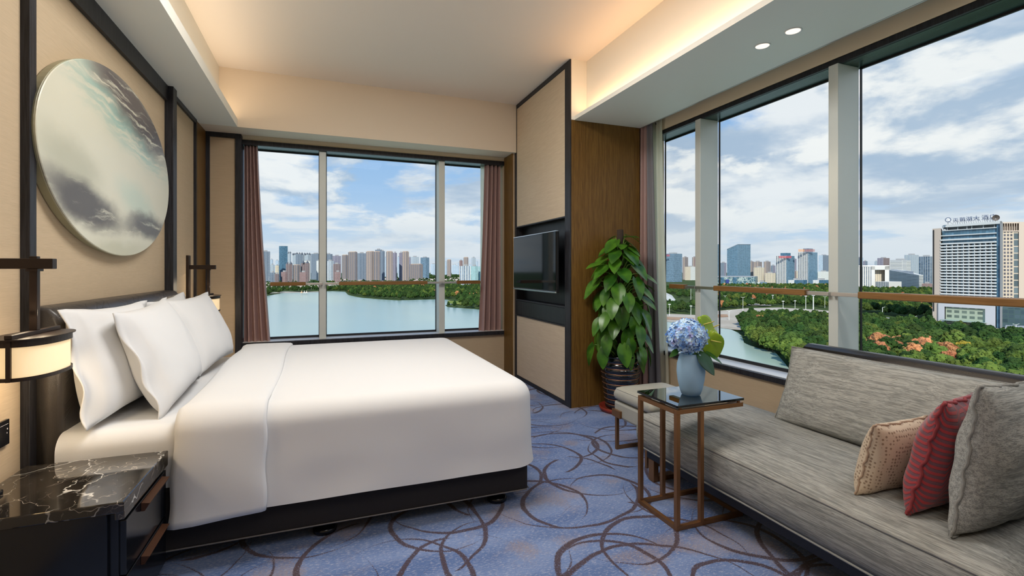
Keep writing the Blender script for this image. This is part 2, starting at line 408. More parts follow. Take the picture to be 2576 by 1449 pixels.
# back left pier with framed panel
bm = bm_new(); box(bm, XL, -.79, 5.53, 5.95, 0, SOF + .2); struct(obj('wall_back_left', bm, M_wallx))
bm = bm_new()
box(bm, XL, XL + .045, 5.505, 5.53, 0, SOF, .002); box(bm, -.835, -.782, 5.505, 5.95, 0, SOF, .002); box(bm, XL + .045, -.835, 5.505, 5.53, SOF - .045, SOF)
struct(obj('trim_11', bm, M_black))
# corner pier behind the media wall and wood reveal
bm = bm_new(); box(bm, 2.16, 2.80, 3.95, 5.95, 0, CEIL); box(bm, 2.04, 2.16, 5.30, 5.95, 0, SOF); box(bm, 2.80, 3.155, 4.0, 5.95, 0, CEIL)
struct(obj('wall_corner_pier', bm, M_wallx))
struct(bx('trim_12', 2.028, 2.04, 5.295, 5.56, 0, SOF, M_wood))
# wall under the windows
struct(bx('wall_back', -.79, 2.04, 5.60, 5.9, 0, .463, M_wallx))
struct(bx('wall_right', 2.935, 3.25, YB, 4.0, 0, .463, M_wall))

# ---------------------------------------------------------------- windows
def window_back():
    e = thing('window_1', 'wide three-pane window over the lake behind the bed', 'window', (.6, 5.7, .5)); del e['category']; e['kind'] = 'structure'
    bm = bm_new(); box(bm, -.79, 2.04, 5.58, 5.605, 2.518, 2.565); obj('frame', bm, M_black, e)
    bx('head_lining', -.79, 2.04, 5.60, 5.80, 2.518, 2.56, M_stone_headx, e)
    bm = bm_new(); box(bm, -.79, 2.04, 5.56, 5.60, .463, .506, .003); obj('sill_edge', bm, M_black, e)
    bx('sill', -.79, 2.04, 5.60, 5.80, .463, .508, M_sill_w, e)
    for x in (-.06, 1.24):
        o = bx('mullion', x, x + .07, 5.62, 5.80, .508, 2.518, M_alu, e, bev=.004)
    bm = bm_new()
    for a, b in ((-.79, -.06), (.01, 1.24), (1.31, 2.04)):
        for (p, q, r_, s) in ((a, b, .508, .53), (a, b, 2.505, 2.518), (a, a + .007, .508, 2.518), (b - .007, b, .508, 2.518)): box(bm, p, q, 5.772, 5.795, r_, s)
    obj('gasket', bm, M_gasket, e)
    for a, b in ((-.79, -.06), (.01, 1.24), (1.31, 2.04)): bx('pane', a, b, 5.778, 5.784, .508, 2.518, M_glass, e)
window_back()
RM = [3.252, 2.077, .902, -.273, -1.448]
def window_right():
    e = thing('window_2', 'long window wall over the park and towers behind the sofa', 'window', (3.1, 1.5, .5)); del e['category']; e['kind'] = 'structure'
    bx('frame', 2.95, 2.975, YB, 3.96, 2.518, 2.556, M_black, e)
    bx('head_lining', 2.97, 3.16, YB, 3.96, 2.518, 2.556, M_stone_head, e)
    bx('sill_edge', 2.915, 2.955, YB, 3.96, .463, .501, M_black, e, bev=.003)
    bx('sill', 2.955, 3.16, YB, 3.96, .463, .503, M_sill_w, e)
    for y in RM: bx('mullion', 2.935, 3.125, y, y + .062, .503, 2.518, M_alu, e, bev=.004)
    ys = [3.96] + [v for y in RM for v in (y + .062, y)] + [YB]
    bm = bm_new(); spans = [(ys[i + 1], ys[i]) for i in range(0, len(ys), 2)]
    for a, b in spans:
        for (p, q, r_, s) in ((a, b, .503, .527), (a, b, 2.505, 2.518), (a, a + .007, .503, 2.518), (b - .007, b, .503, 2.518)): box(bm, 3.132, 3.145, p, q, r_, s)
    obj('gasket', bm, M_gasket, e)
    for a, b in spans: bx('pane', 3.147, 3.153, a, b, .503, 2.518, M_glass, e)
window_right()

def handrail(label, axis, w0, w1, b0, b1):
    g = 'handrails across the windows'
    z0, z1 = 1.081, 1.121
    if axis == 'x':
        e = thing('handrail', label, 'handrail', ((w0 + w1) / 2, 5.56, z0), g)
        bx('grip', w0, w1, 5.535, 5.585, z0, z1, M_wood_b, e, bev=.005)
        bx('bar', b0, b1, 5.553, 5.572, z0 + .006, z1 - .010, M_steel, e, bev=.002)
        for x in (b0 + .004, b1 - .012): bx('bracket', x, x + .02, 5.555, 5.635, z0 + .006, z1 - .010, M_steel, e)
    else:
        e = thing('handrail', label, 'handrail', (2.91, (w0 + w1) / 2, z0), g)
        bx('grip', 2.885, 2.935, w0, w1, z0, z1, M_wood_l, e, bev=.005)
        bx('bar', 2.902, 2.922, b0, b1, z0 + .006, z1 - .010, M_steel, e, bev=.002)
        for y in (b0 + .004, b1 - .024): bx('bracket', 2.905, 2.94, y, y + .02, z0 + .006, z1 - .010, M_steel, e)
handrail('short wooden handrail beside the left mauve curtain, back window', 'x', -.525, -.19, -.53, -.03)
handrail('long wooden handrail across the middle pane of the back window', 'x', .14, 1.09, 0.0, 1.275)
handrail('wooden handrail beside the right mauve curtain of the back window', 'x', 1.434, 1.72, 1.275, 1.73)
handrail('wooden handrail beside the sheer curtain, farthest pane of side window', 'y', 3.403, 3.59, 3.28, 3.595)
handrail('wooden handrail above the blue hydrangea, between the two side mullions', 'y', 2.262, 3.055, 2.115, 3.27)
handrail('wooden handrail above the sofa back, in front of the big hotel tower', 'y', 1.04, 1.927, .94, 2.10)

# ---------------------------------------------------------------- curtains
def curtain(name, label, m, p0, p1, z0, z1, folds, amp, thick=.003, top_pinch=.0, p0b=None, p1b=None, seed=0, n=None):
    """pleated cloth hanging between p0 and p1 (xy) at the top and p0b..p1b at the foot"""
    p0, p1 = Vector(p0), Vector(p1); p0b = Vector(p0b or p0); p1b = Vector(p1b or p1)
    rr = random.Random(seed); ph = [rr.uniform(-.8, .8) for _ in range(folds + 2)]
    n = n or folds * 14; rows = []
    nz = 26
    for j in range(nz + 1):
        t = j / nz; z = z1 + (z0 - z1) * t
        a = p0.lerp(p0b, t ** 1.3); b = p1.lerp(p1b, t ** 1.3); d = (b - a); nrm = Vector((-d.y, d.x)).normalized()
        row = []
        for i in range(n + 1):
            s = i / n; k = s * folds; fi = int(k)
            wv = math.sin(k * 2 * PI + ph[min(fi, folds)] * (.3 + .7 * t))
            wv += .12 * math.sin(k * 4 * PI + 1.3 + ph[(fi + 1) % (folds + 1)])
            am = amp * (.75 + .45 * t) * (1 - .25 * rr.random() * 0)
            if t < .035: am *= .55; wv += .5 * math.sin(k * 8 * PI)
            q = a + d * s + nrm * am * wv + d * (.012 * math.sin(t * 5 + k))
            row.append((q.x, q.y, z))
        rows.append(row)
    bm = bm_new(); ring_loops(bm, rows, close=False)
    return obj(name, bm, m, None, smooth=True, solid=thick)
tag(curtain('curtain', '', M_mauve, (-.775, 5.66), (-.655, 5.66), .02, 2.70, 4, .034, p1b=(-.505, 5.66), seed=3), 'mauve floor-length curtain left of the back window', 'curtain', 'mauve curtains')
tag(curtain('curtain', '', M_mauve, (1.815, 5.665), (2.02, 5.665), .02, 2.70, 4, .040, p0b=(1.72, 5.66), seed=5), 'mauve floor-length curtain right of the back window', 'curtain', 'mauve curtains')
tag(curtain('sheer_curtain', '', M_sheer, (1.78, 5.735), (1.98, 5.735), .52, 2.70, 3, .012, thick=.0015, seed=8), 'narrow strip of cream sheer behind the right back mauve curtain', 'curtain')
tag(curtain('curtain', '', M_mauve, (2.835, 3.965), (2.85, 3.86), .02, 2.70, 2, .022, p1b=(2.83, 3.84), seed=11), 'mauve curtain in the corner behind the potted plant', 'curtain', 'mauve curtains')
tag(curtain('curtain_lining', '', M_graylin, (2.855, 3.90), (2.865, 3.80), .02, 2.70, 2, .014, p1b=(2.875, 3.68), seed=12), 'grey blackout curtain between the mauve and the cream sheer curtain', 'curtain')
tag(curtain('sheer_curtain', '', M_sheer, (2.905, 3.93), (2.915, 3.72), .02, 2.73, 4, .014, thick=.0015, p1b=(2.905, 3.60), seed=13), 'cream sheer curtain at the far end of the side window', 'curtain')

# ---------------------------------------------------------------- media wall and tv
e = thing('media_cabinet', 'full-height champagne media wall with black frame and wood side', 'cabinet', (2.1, 4.6, 0))
X0, X1, Y0, Y1 = 2.06, 2.16, 3.915, 5.295
bm = bm_new()
box(bm, X0, X0 + .012, Y0 - .002, Y0 + .105, 0, CEIL - .002, .002); box(bm, X0 + .012, X1, Y0 + .04, Y0 + .105, .6, 1.8); box(bm, X0, X1, Y1 - .05, Y1, 0, CEIL - .002, .003)
box(bm, X0, X1, Y0 + .1, Y1 - .05, CEIL - .045, CEIL - .002); box(bm, X0, X1, Y0 + .1, Y1 - .05, 0, .035)
obj('frame', bm, M_black, e)
bx('upper_panel', X0 + .008, X0 + .03, Y0 + .107, Y1 - .052, 1.742, CEIL - .047, M_panel, e, bev=.003)
bx('lower_panel', X0 + .008, X0 + .03, Y0 + .107, Y1 - .052, .037, .722, M_panel, e, bev=.003)
bm = bm_new(); box(bm, X1 - .005, X1 + .0, Y0 + .1, Y1 - .05, .72, 1.74); obj('niche_back', bm, M_niche, e)
for z0, z1 in ((1.728, 1.742), (.895, .912), (.722, .734)): bx('shelf', X0, X1, Y0 + .1, Y1 - .05, z0, z1, M_blacky, e, bev=.002)
bx('drawer_front', X0 + .006, X0 + .03, Y0 + .107, Y1 - .052, .736, .893, M_niche, e, bev=.002)
bx('side_panel', X0 + .011, 2.805, 3.915, 3.95, 0, SOF, M_wood, e)
e = thing('television', 'flat black television in the niche reflecting the window', 'television', (1.98, 4.58, 1.03))
bx('housing', 1.985, 2.012, 4.04, 5.12, 1.035, 1.606, M_bezel, e, bev=.004)
bx('screen', 1.979, 1.986, 4.048, 5.112, 1.055, 1.600, M_screen, e)
bx('bottom_strip', 1.976, 1.988, 4.04, 5.12, 1.030, 1.044, M_chrome, e, bev=.002)
bx('top_edge', 1.978, 2.005, 4.04, 5.12, 1.603, 1.610, M_chrome, e)
bx('wall_mount', 2.01, 2.156, 4.42, 4.74, 1.22, 1.44, M_bezel, e)

# ---------------------------------------------------------------- bed
def soft_cap(x0, x1, y0, y1, z0, z1, r, rc, open_head=True, crown=.0, wav=0, nseg=26, topring=8, flare=0.0, seed=0):
    """cloth cap: U-shaped outline (head end open), hem z0, top z1, rounded edge r, plan corner rc"""
    out = []
    def line(a, b, n): return [(a[0] + (b[0] - a[0]) * i / n, a[1] + (b[1] - a[1]) * i / n) for i in range(n)]
    def arc(cx, cy, a0, a1, n=8): return [(cx + rc * math.cos(a0 + (a1 - a0) * i / n), cy + rc * math.sin(a0 + (a1 - a0) * i / n)) for i in range(n)]
    out += line((x0, y0), (x1 - rc, y0), nseg); out += arc(x1 - rc, y0 + rc, -PI / 2, 0)
    out += line((x1, y0 + rc), (x1, y1 - rc), nseg); out += arc(x1 - rc, y1 - rc, 0, PI / 2)
    out += line((x1 - rc, y1), (x0, y1), nseg) + [(x0, y1)]
    ym = (y0 + y1) / 2; rows = []
    def inward(p, d):
        x, y = p
        nx = min(x, x1 - d) if x > x1 - rc else x
        # offset toward inside along both axes
        cx = min(max(x, x0), x1 - rc); cyy = min(max(y, y0 + rc), y1 - rc)
        vx, vy = x - cx, y - cyy; L = math.hypot(vx, vy) or 1
        return (x - vx / L * d if vx > 1e-6 else x, y - vy / L * d)
    nh = 12
    for j in range(nh):
        t = j / nh; z = z0 + (z1 - r - z0) * t; row = []
        for i, p in enumerate(out):
            q = inward(p, -flare * (1 - t) ** 1.5)
            wz = wav * (noise.noise(Vector((q[0] * 3, q[1] * 3, seed + t * 2)))) * (1 - t)
            q = inward(q, -wz * 1.2)
            row.append((q[0], q[1], z + (wz * .7 if j == 0 else 0)))
        rows.append(row)
    for j in range(9):
        a = j / 8 * PI / 2
        rows.append([(*inward(p, r * (1 - math.cos(a))), z1 - r + r * math.sin(a)) for p in out])
    last = rows[-1]
    for j in range(1, topring + 1):
        t = j / topring; row = []
        for (x, y, z) in last:
            sx = min(x, x1 - (y1 - y0) * .42); q = (x + (sx - x) * t, y + (ym - y) * t)
            fx_ = max(0, min(1, (q[0] - x0) / (x1 - x0))); fy_ = 2 * (q[1] - ym) / (y1 - y0); row.append((*q, z1 + crown * max(0, 1 - fy_ * fy_) * (1 - fx_ ** 4) + wav * .25 * noise.noise(Vector((q[0] * 2.2, q[1] * 2.2, seed + 9)))))
        rows.append(row)
    bm = bm_new(); ring_loops(bm, rows, close=False); bmesh.ops.remove_doubles(bm, verts=bm.verts, dist=.0004)
    return bm
BY0, BY1 = 2.42, 4.25; BX1 = 1.02
bed = thing('bed', 'king-size bed with dark fabric base in front of leather headboard', 'bed', (0, 3.3, 0))
bx('base', -.985, BX1, BY0 - .005, BY1 + .01, .062, .34, M_base, bed, bev=.018)
bm = bm_new(); tube(bm, [(-.98, BY0 - .008, .075), (BX1 - .01, BY0 - .008, .075)], .0035, 6); tube(bm, [(BX1 + .003, BY0, .075), (BX1 + .003, BY1, .075)], .0035, 6); obj('piping', bm, M_piping, bed)
for fx in (.0, .87, -.8):
    for fy in (2.50, 4.16):
        bm = bm_new(); lathe(bm, [(.030, 0), (.052, .004), (.055, .02), (.046, .03), (.03, .036), (.022, .064)], fx, fy, 24); obj('foot', bm, M_lacq, bed, smooth=True)
bm = soft_cap(-.99, 1.0, BY0 + .005, BY1,   .26, .592, .07, .09, wav=.006, seed=4)
# head end closing
obj('fitted_sheet', bm, M_linen, bed, smooth=True)
bm = bm_new(); box(bm, -.99, .98, BY0 + .04, BY1 - .04, .30, .57, .03); obj('mattress', bm, M_linen, bed)
hb = thing('headboard', 'dark leather headboard with stitched zigzag along the wall', 'headboard', (-1.05, 3.35, 0))
bm = bm_new(); prof = [(XL + .004, 0.0), (XL + .105, 0.0), (XL + .105, .2), (XL + .112, .6), (XL + .115, .95), (XL + .110, 1.02), (XL + .095, 1.065), (XL + .070, 1.092), (XL + .040, 1.10), (XL + .004, 1.10)]
rows = []
for (y, s) in [(2.487, .80), (2.492, .93), (2.50, .98), (2.515, 1), (3.0, 1), (3.6, 1), (4.23, 1), (4.243, .97), (4.248, .9)]:
    rows.append([(XL + .004 + (p[0] - XL - .004) * s, y, p[1] * (1 if p[1] < .5 else (1 - (1 - s) * .05))) for p in prof])
vr = ring_loops(bm, rows, close=True); bm.faces.new(vr[0]); bm.faces.new(vr[-1][::-1])
# zigzag embossing as bump
M_hb = mat('stitched_black_leather', (.022, .017, .014), .34, spec=.5)
_t, _b = base_of(M_hb); _oc = _t.node('ShaderNodeTexCoord').outputs['Object']; _x, _y, _z = _t.sep(_oc)
_h = None
for ph_, am_, fr_ in ((0, .045, 4.2), (.05, .06, 4.2), (.13, .05, 8.4)):
    zz = _t.m('ADD', _t.m('MULTIPLY', _t.m('PINGPONG', _t.m('ADD', _y, ph_), 1 / fr_), am_ * fr_ * 1.6), 0)
    dd = _t.m('ABSOLUTE', _t.m('SUBTRACT', _t.m('FRACT', _t.m('DIVIDE', _t.m('SUBTRACT', _z, zz), .14)), .5))
    ln = _t.ramp(dd, 0, .04, 1, 0); dot = _t.ramp(_t.m('SINE', _t.m('MULTIPLY', _y, 900)), -.2, .2)
    ln = _t.m('MULTIPLY', ln, dot); _h = ln if _h is None else _t.m('MAXIMUM', _h, ln)
_nx = _t.sep(_t.node('ShaderNodeNewGeometry').outputs['Normal']); _h = _t.m('MULTIPLY', _h, _t.m('LESS_THAN', _t.m('ABSOLUTE', _nx[1]), .35))
_h = _t.m('ADD', _t.m('MULTIPLY', _h, -1), _t.m('MULTIPLY', _t.noise(_oc, 260, 2), .25))
set_bump(_t, _b, _h, .8, .002)
_t.l.new(_t.mix(_t.m('MULTIPLY', _h, -1, clamp=True), (.050, .044, .040), (.010, .008, .007)), _b.inputs['Base Color'])
obj('panel', bm, M_hb, hb, smooth=True)
for p in hb.children[0].data.polygons: p.use_smooth = True

duv = thing('duvet', 'plain white duvet draped over the bed with turned-down top', 'duvet', (.2, 3.3, .6))
o = obj('duvet_body', soft_cap(-.45, BX1 + .035, BY0 - .045, BY1 + .045,   .215, .655, .10, .125, crown=.02, wav=.012, flare=.012, seed=1, nseg=34), M_linen, duv, smooth=True)
# turned-down band: cross-section swept along x
bm = bm_new(); rows = []; xs = [-.585, -.582, -.56, -.50, -.43, -.36, -.30, -.255, -.243, -.240]; lift = [-.012, .004, .014, .016, .015, .014, .013, .010, .004, -.006]
for x, lf in zip(xs, lift):
    yy0, yy1 = BY0 - .052, BY1 + .052; hem = .21 + .02 * (x + .24) / .3; r = .10; zt = .662; row = []
    head = max(0, min(1, (-.45 - x) / .14))
    for j in range(15):
        t = j / 14; z = hem + (zt - r - hem) * t
        row.append((x - .02 * (1 - t) * head + .004 * math.sin(t * 9), yy0 - lf - .015 * (1 - t) + .008 * math.sin(t * 5 + x * 12) * (1 - t) + head * head * .02, z))
    for j in range(1, 9):
        a = j / 8 * PI / 2; row.append((x, yy0 + r * (1 - math.cos(a)) - lf * math.cos(a) + head * head * .02 * (1 - j / 8), zt - r + (r + lf) * math.sin(a) - head * head * .018))
    for j in range(1, 24):
        t = j / 24; row.append((x + .012 * math.sin(t * 6), yy0 + r + (yy1 - yy0 - 2 * r) * t, zt + lf + .02 * math.sin(t * PI) - head * head * .025))
    for j in range(8, 0, -1):
        a = j / 8 * PI / 2; row.append((x, yy1 - r * (1 - math.cos(a)) + lf * math.cos(a), zt - r + (r + lf) * math.sin(a)))
    for j in range(8): row.append((x, yy1 + lf, zt - r - (zt - r - hem) * j / 7))
    rows.append(row)
ring_loops(bm, rows, close=False)
obj('turned_down_edge', bm, M_linen, duv, smooth=True, solid=.004)

def pillow_bm(w, h, t, flange=.0, sag=.0, seed=0, n=26, pin=.07, wr=.006, side_only=False, expo=.42):
    bm = bm_new(); fr = [0.0]; N = n
    us = [-1 + 2 * i / N for i in range(N + 1)]
    fx = flange / (w / 2); fy = 0 if side_only else flange / (h / 2)
    U = ([-1 - fx, -1 - fx * .5] if fx else []) + us + ([1 + fx * .5, 1 + fx] if fx else [])
    V = ([-1 - fy, -1 - fy * .5] if fy else []) + us + ([1 + fy * .5, 1 + fy] if fy else [])
    def P(u, v, s):
        cu, cv = max(-1, min(1, u)), max(-1, min(1, v))
        x = w / 2 * u * (1 - pin * (1 - cv * cv) * abs(cu) ** 1.5); y = h / 2 * v * (1 - pin * (1 - cu * cu) * abs(cv) ** 1.5)
        th = t / 2 * ((1 - abs(cu) ** 2.2) * (1 - abs(cv) ** 2.2)) ** expo
        th *= 1 + .25 * sag * (-cv)
        z = s * th
        nn = noise.noise(Vector((x * 9 + seed, y * 9, s * 3)))
        if th > .002: z += s * wr * nn * min(1, th / (t * .25))
        e_ = max(abs(u), abs(v))
        if e_ > .9: z += .010 * math.sin((x + y) * 28 + seed * 2) * (e_ - .9) / .2
        return (x, y, z + (s * .0025 if th < .003 else 0))
    for s in (1, -1):
        ring_loops(bm, [[P(u, v, s) for u in U] for v in V], close=False)
    # join rims
    bmesh.ops.remove_doubles(bm, verts=bm.verts, dist=.0001)
    be = [e for e in bm.edges if e.is_boundary]
    bmesh.ops.bridge_loops(bm, edges=be)
    return bm
def frame_of(X, Y, loc):
    X = Vector(X).normalized(); Y = Vector(Y); Z = X.cross(Y).normalized(); Y = Z.cross(X)
    m = Matrix((X, Y, Z)).transposed().to_4x4(); m.translation = Vector(loc); return m
def piping_bm(w, h, pin=.07, r=.005, amp=.006, n=44, fl=0.0):
    bm = bm_new(); pts = []
    per = [(-1 + 2 * i / n, -1) for i in range(n)] + [(1, -1 + 2 * i / n) for i in range(n)] + [(1 - 2 * i / n, 1) for i in range(n)] + [(-1, 1 - 2 * i / n) for i in range(n)]
    for k, (u, v) in enumerate(per):
        x = (w / 2 + fl) * u * (1 - pin * (1 - v * v) * abs(u) ** 1.5); y = (h / 2 + fl) * v * (1 - pin * (1 - u * u) * abs(v) ** 1.5)
        pts.append((x, y, amp * math.sin(k * .63) + amp * .6 * math.sin(k * 1.31)))
    pts.append(pts[0]); tube(bm, pts, r, 6, cap=False); return bm
def pillow(name, label, cat, m, w, h, t, M4, group=None, pipe=None, pipe_kw=None, **kw):
    bm = pillow_bm(w, h, t, **kw)
    if pipe:
        e = thing(name, label, cat, M4.translation, group); e.rotation_euler = M4.to_euler()
        obj('cover', bm, m, e, smooth=True, local=True); obj('piping', piping_bm(w, h, **(pipe_kw or {})), pipe, e, smooth=True, local=True)
        return e
    o = obj(name, bm, m, None, smooth=True); o.matrix_world = M4
    return tag(o, label, cat, group)
def lean(a, roll=0.0, yaw=0.0):
    X = Vector((math.sin(yaw), math.cos(yaw) * math.cos(roll), math.sin(roll))); Y = Vector((-math.sin(a), -math.sin(roll), math.cos(a)))
    return X, Y
GP = 'white pillows against the headboard'
X, Y = lean(R(10), R(-1), R(3)); pillow('pillow', 'rear white pillow nearest the bedside lamp, standing against headboard', 'pillow', M_linen_p,   .72, .49, .18, frame_of(X, Y, (-.905, 2.81, .845)), GP, flange=.045, side_only=True, sag=.7, seed=1)
X, Y = lean(R(12), R(2), 0); pillow('pillow', 'rear white pillow mostly hidden behind the front pillows', 'pillow', M_linen_p,   .70, .47, .17, frame_of(X, Y, (-.905, 3.72, .845)), GP, flange=.04, side_only=True, sag=.6, seed=2)
X, Y = lean(R(20), R(1.5), R(-2)); pillow('pillow', 'front white pillow, larger in view, with wide hem on its left', 'pillow', M_linen_p, .78, .50, .20, frame_of(X, Y, (-.775, 2.98, .84)), GP, flange=.05, side_only=True, sag=.7, seed=3)
X, Y = lean(R(21), R(1), R(4)); pillow('pillow', 'front white pillow nearest the back window', 'pillow', M_linen_p, .74, .49, .19, frame_of(X, Y, (-.765, 3.80, .845)), GP, flange=.035, side_only=True, sag=.7, seed=4)

# ---------------------------------------------------------------- wall art
AY, AZ, AA, AB = 3.311, 1.819, .867, .493
M_art = mat('ink_wash_painting', (.8, .8, .7), .35, spec=.4)
_t, _b = base_of(M_art); _oc = _t.node('ShaderNodeTexCoord').outputs['Object']
_x, _y, _z = _t.sep(_oc)
_u = _t.m('DIVIDE', _t.m('SUBTRACT', _y, AY), AA); _v = _t.m('DIVIDE', _t.m('SUBTRACT', _z, AZ), AB)
_p = _t.comb(_u, _v, 0.0)
_w1 = _t.v('SCALE', _t.v('SUBTRACT', _t.noise(_p, 1.6, 5, .6, color=True), (.5, .5, .5)), scale=.38)
_pw = _t.v('ADD', _p, _w1); _pu, _pv, _ = _t.sep(_pw)
def blob(cx, cy, rx, ry, rot, soft=.5, core=.25):
    q = _t.map(_t.v('SUBTRACT', _pw, (cx, cy, 0)), (1, 1, 1), (0, 0, -rot)); q = _t.v('MULTIPLY', q, (1 / rx, 1 / ry, 0))
    return _t.ramp(_t.v('LENGTH', q), core, core + soft + .5, 1, 0)
_str = _t.noise(_t.map(_pw, (2.2, 14, 1), (0, 0, .38)), 1, 5, .6)   # streaks along the diagonal
_str2 = _t.noise(_t.map(_pw, (2.0, 9, 1), (0, 0, .2)), 1, 5, .6)
_c = _t.mix(_t.noise(_p, 1.2, 2), (.62, .61, .48), (.74, .73, .61))
_teal = _t.m('MULTIPLY', blob(.0, .50, 1.1, .26, -.36), _t.ramp(_str, .35, .6)); _c = _t.mix(_t.m('MULTIPLY', _teal, .85), _c, (.30, .50, .45))
_dk = _t.m('MULTIPLY', blob(.28, .74, 1.15, .34, -.34, .25, .40), _t.ramp(_str, .28, .50)); _c = _t.mix(_t.m('MULTIPLY', _dk, .95), _c, (.085, .075, .085))
_gr = blob(-.68, -.18, .45, .26, -.35); _c = _t.mix(_t.m('MULTIPLY', _gr, .45), _c, (.30, .31, .22))
_dk2 = _t.m('MULTIPLY', blob(-.52, -.50, .68, .25, -.28, .2, .35), _t.ramp(_str2, .25, .46)); _c = _t.mix(_t.m('MULTIPLY', _dk2, .95), _c, (.075, .065, .065))
_t2 = blob(.30, -.34, .42, .22, -.4); _c = _t.mix(_t.m('MULTIPLY', _t2, .5), _c, (.42, .60, .53))
_dk3 = _t.m('MULTIPLY', blob(.52, -.60, .62, .22, .03, .2, .35), _t.ramp(_str2, .25, .46)); _c = _t.mix(_t.m('MULTIPLY', _dk3, .92), _c, (.08, .075, .08))
_c = _t.mix(_t.m('MULTIPLY', blob(-.05, -.92, .5, .12, 0), .35), _c, (.35, .36, .22))
_t.l.new(_c, _b.inputs['Base Color'])
M_artedge = mat('painting_edge', (.34, .33, .22), .4, var=.25)
art = thing('wall_art', 'large oval ink-wash painting above the headboard', 'painting', (XL, AY, AZ))
def oval(bm, prof, n=96):
    rows = [[(x, AY + (AA + d) * math.cos(2 * PI * k / n), AZ + (AB + d) * math.sin(2 * PI * k / n)) for k in range(n)] for x, d in prof]
    v = ring_loops(bm, rows); bm.faces.new(v[0]); bm.faces.new(v[-1][::-1])
bm = bm_new(); oval(bm, [(-1.062, -.002), (-1.057, -.0005), (-1.0545, -.004)]); obj('canvas', bm, M_art, art)
bm = bm_new(); oval(bm, [(XL + .001, -.012), (XL + .006, -.008), (-1.063, 0), (-1.061, -.003)]); obj('edge', bm, M_artedge, art)

# ---------------------------------------------------------------- bedside lamps
def shade_mat():
    M = mat('glowing_linen_shade', (.9, .8, .6), .8, em=((1.0, .70, .36), 1.0)); t, b = base_of(M)
    z = t.sep(t.node('ShaderNodeTexCoord').outputs['Object'])[2]
    oc = t.node('ShaderNodeTexCoord').outputs['Object']
    f = t.noise(t.map(oc, (300, 300, 20)), 1, 2)
    t.l.new(t.mix(f, (1.0, .64, .27), (1.0, .72, .37)), b.inputs['Emission Color'])
    b.inputs['Emission Strength'].default_value = .62
    return M
M_shade = shade_mat()
def superell(cx, cy, a, b, z, n=56, p=2.3):
    o = []
    for k in range(n):
        c, s = math.cos(2 * PI * k / n), math.sin(2 * PI * k / n)
        o.append((cx + a * math.copysign(abs(c) ** (2 / p), c), cy + b * math.copysign(abs(s) ** (2 / p), s), z))
    return o
def bedside_lamp():
    cy = 2.17; cx = -.94
    e = thing('bedside_lamp', 'glowing wall lamp with oval shade over the marble nightstand', 'lamp', (XL, cy, 1.0), 'bracket lamps on both sides of the bed')
    bm = bm_new(); box(bm, XL, XL + .022, cy - .03, cy + .03, .86, 1.37, .003); obj('wall_plate', bm, M_lampmetal, e)
    bx('arm', XL + .02, -.885, cy - .016, cy + .016, 1.252, 1.288, M_lampmetal, e, bev=.002)
    bm = bm_new(); box(bm, cx - .011, cx + .011, cy - .011, cy + .011, 1.040, 1.296, .002); box(bm, cx - .016, cx + .016, cy - .02, cy + .02, 1.244, 1.252); obj('rod', bm, M_lampmetal, e)
    a, b = .083, .150
    bm = bm_new(); v = ring_loops(bm, [superell(cx, cy, a + .008, b + .012, 1.022), superell(cx, cy, a + .008, b + .012, 1.026)]); bm.faces.new(v[0]); bm.faces.new(v[1][::-1])
    box(bm, cx - .010, cx + .010, cy - b - .004, cy + b + .004, 1.026, 1.040, .002)
    obj('top_plate', bm, M_lampmetal, e)
    bm = bm_new(); rows = [superell(cx, cy, a, b, 1.000), superell(cx, cy, a, b, 1.022), superell(cx, cy, a - .004, b - .004, 1.022), superell(cx, cy, a - .004, b - .004, 1.000), superell(cx, cy, a, b, 1.000)]
    ring_loops(bm, rows)
    rows = [superell(cx, cy, a, b, .890), superell(cx, cy, a, b, .902), superell(cx, cy, a - .004, b - .004, .902), superell(cx, cy, a - .004, b - .004, .890), superell(cx, cy, a, b, .890)]
    ring_loops(bm, rows)
    for yy in (cy - b, cy + b): box(bm, cx - .006, cx + .006, yy - .004, yy + .004, .89, 1.02)
    obj('shade_frame', bm, M_lampmetal, e)
    bm = bm_new(); v = ring_loops(bm, [superell(cx, cy, a - .006, b - .006, .895), superell(cx, cy, a - .006, b - .006, 1.018)]); obj('lamp_shade', bm, M_shade, e, smooth=True)
    return e
bl = bedside_lamp()
bl2 = bl.copy(); COL.objects.link(bl2); bl2.location.y = 4.868; bl2['label'] = 'glowing wall lamp half hidden behind the far pillow'
for ch in list(bl.children):
    c = ch.copy(); COL.objects.link(c); c.parent = bl2; c.matrix_parent_inverse = ch.matrix_parent_inverse.copy()
for yy in (2.17, 4.868):
    lamp('lamp_bulb', 'POINT', (-.94, yy, .86), 3.0, WARM, shadow_soft_size=.05)
    lamp('lamp_bulb_up', 'POINT', (-.94, yy, 1.10), 1.2, WARM, shadow_soft_size=.04)

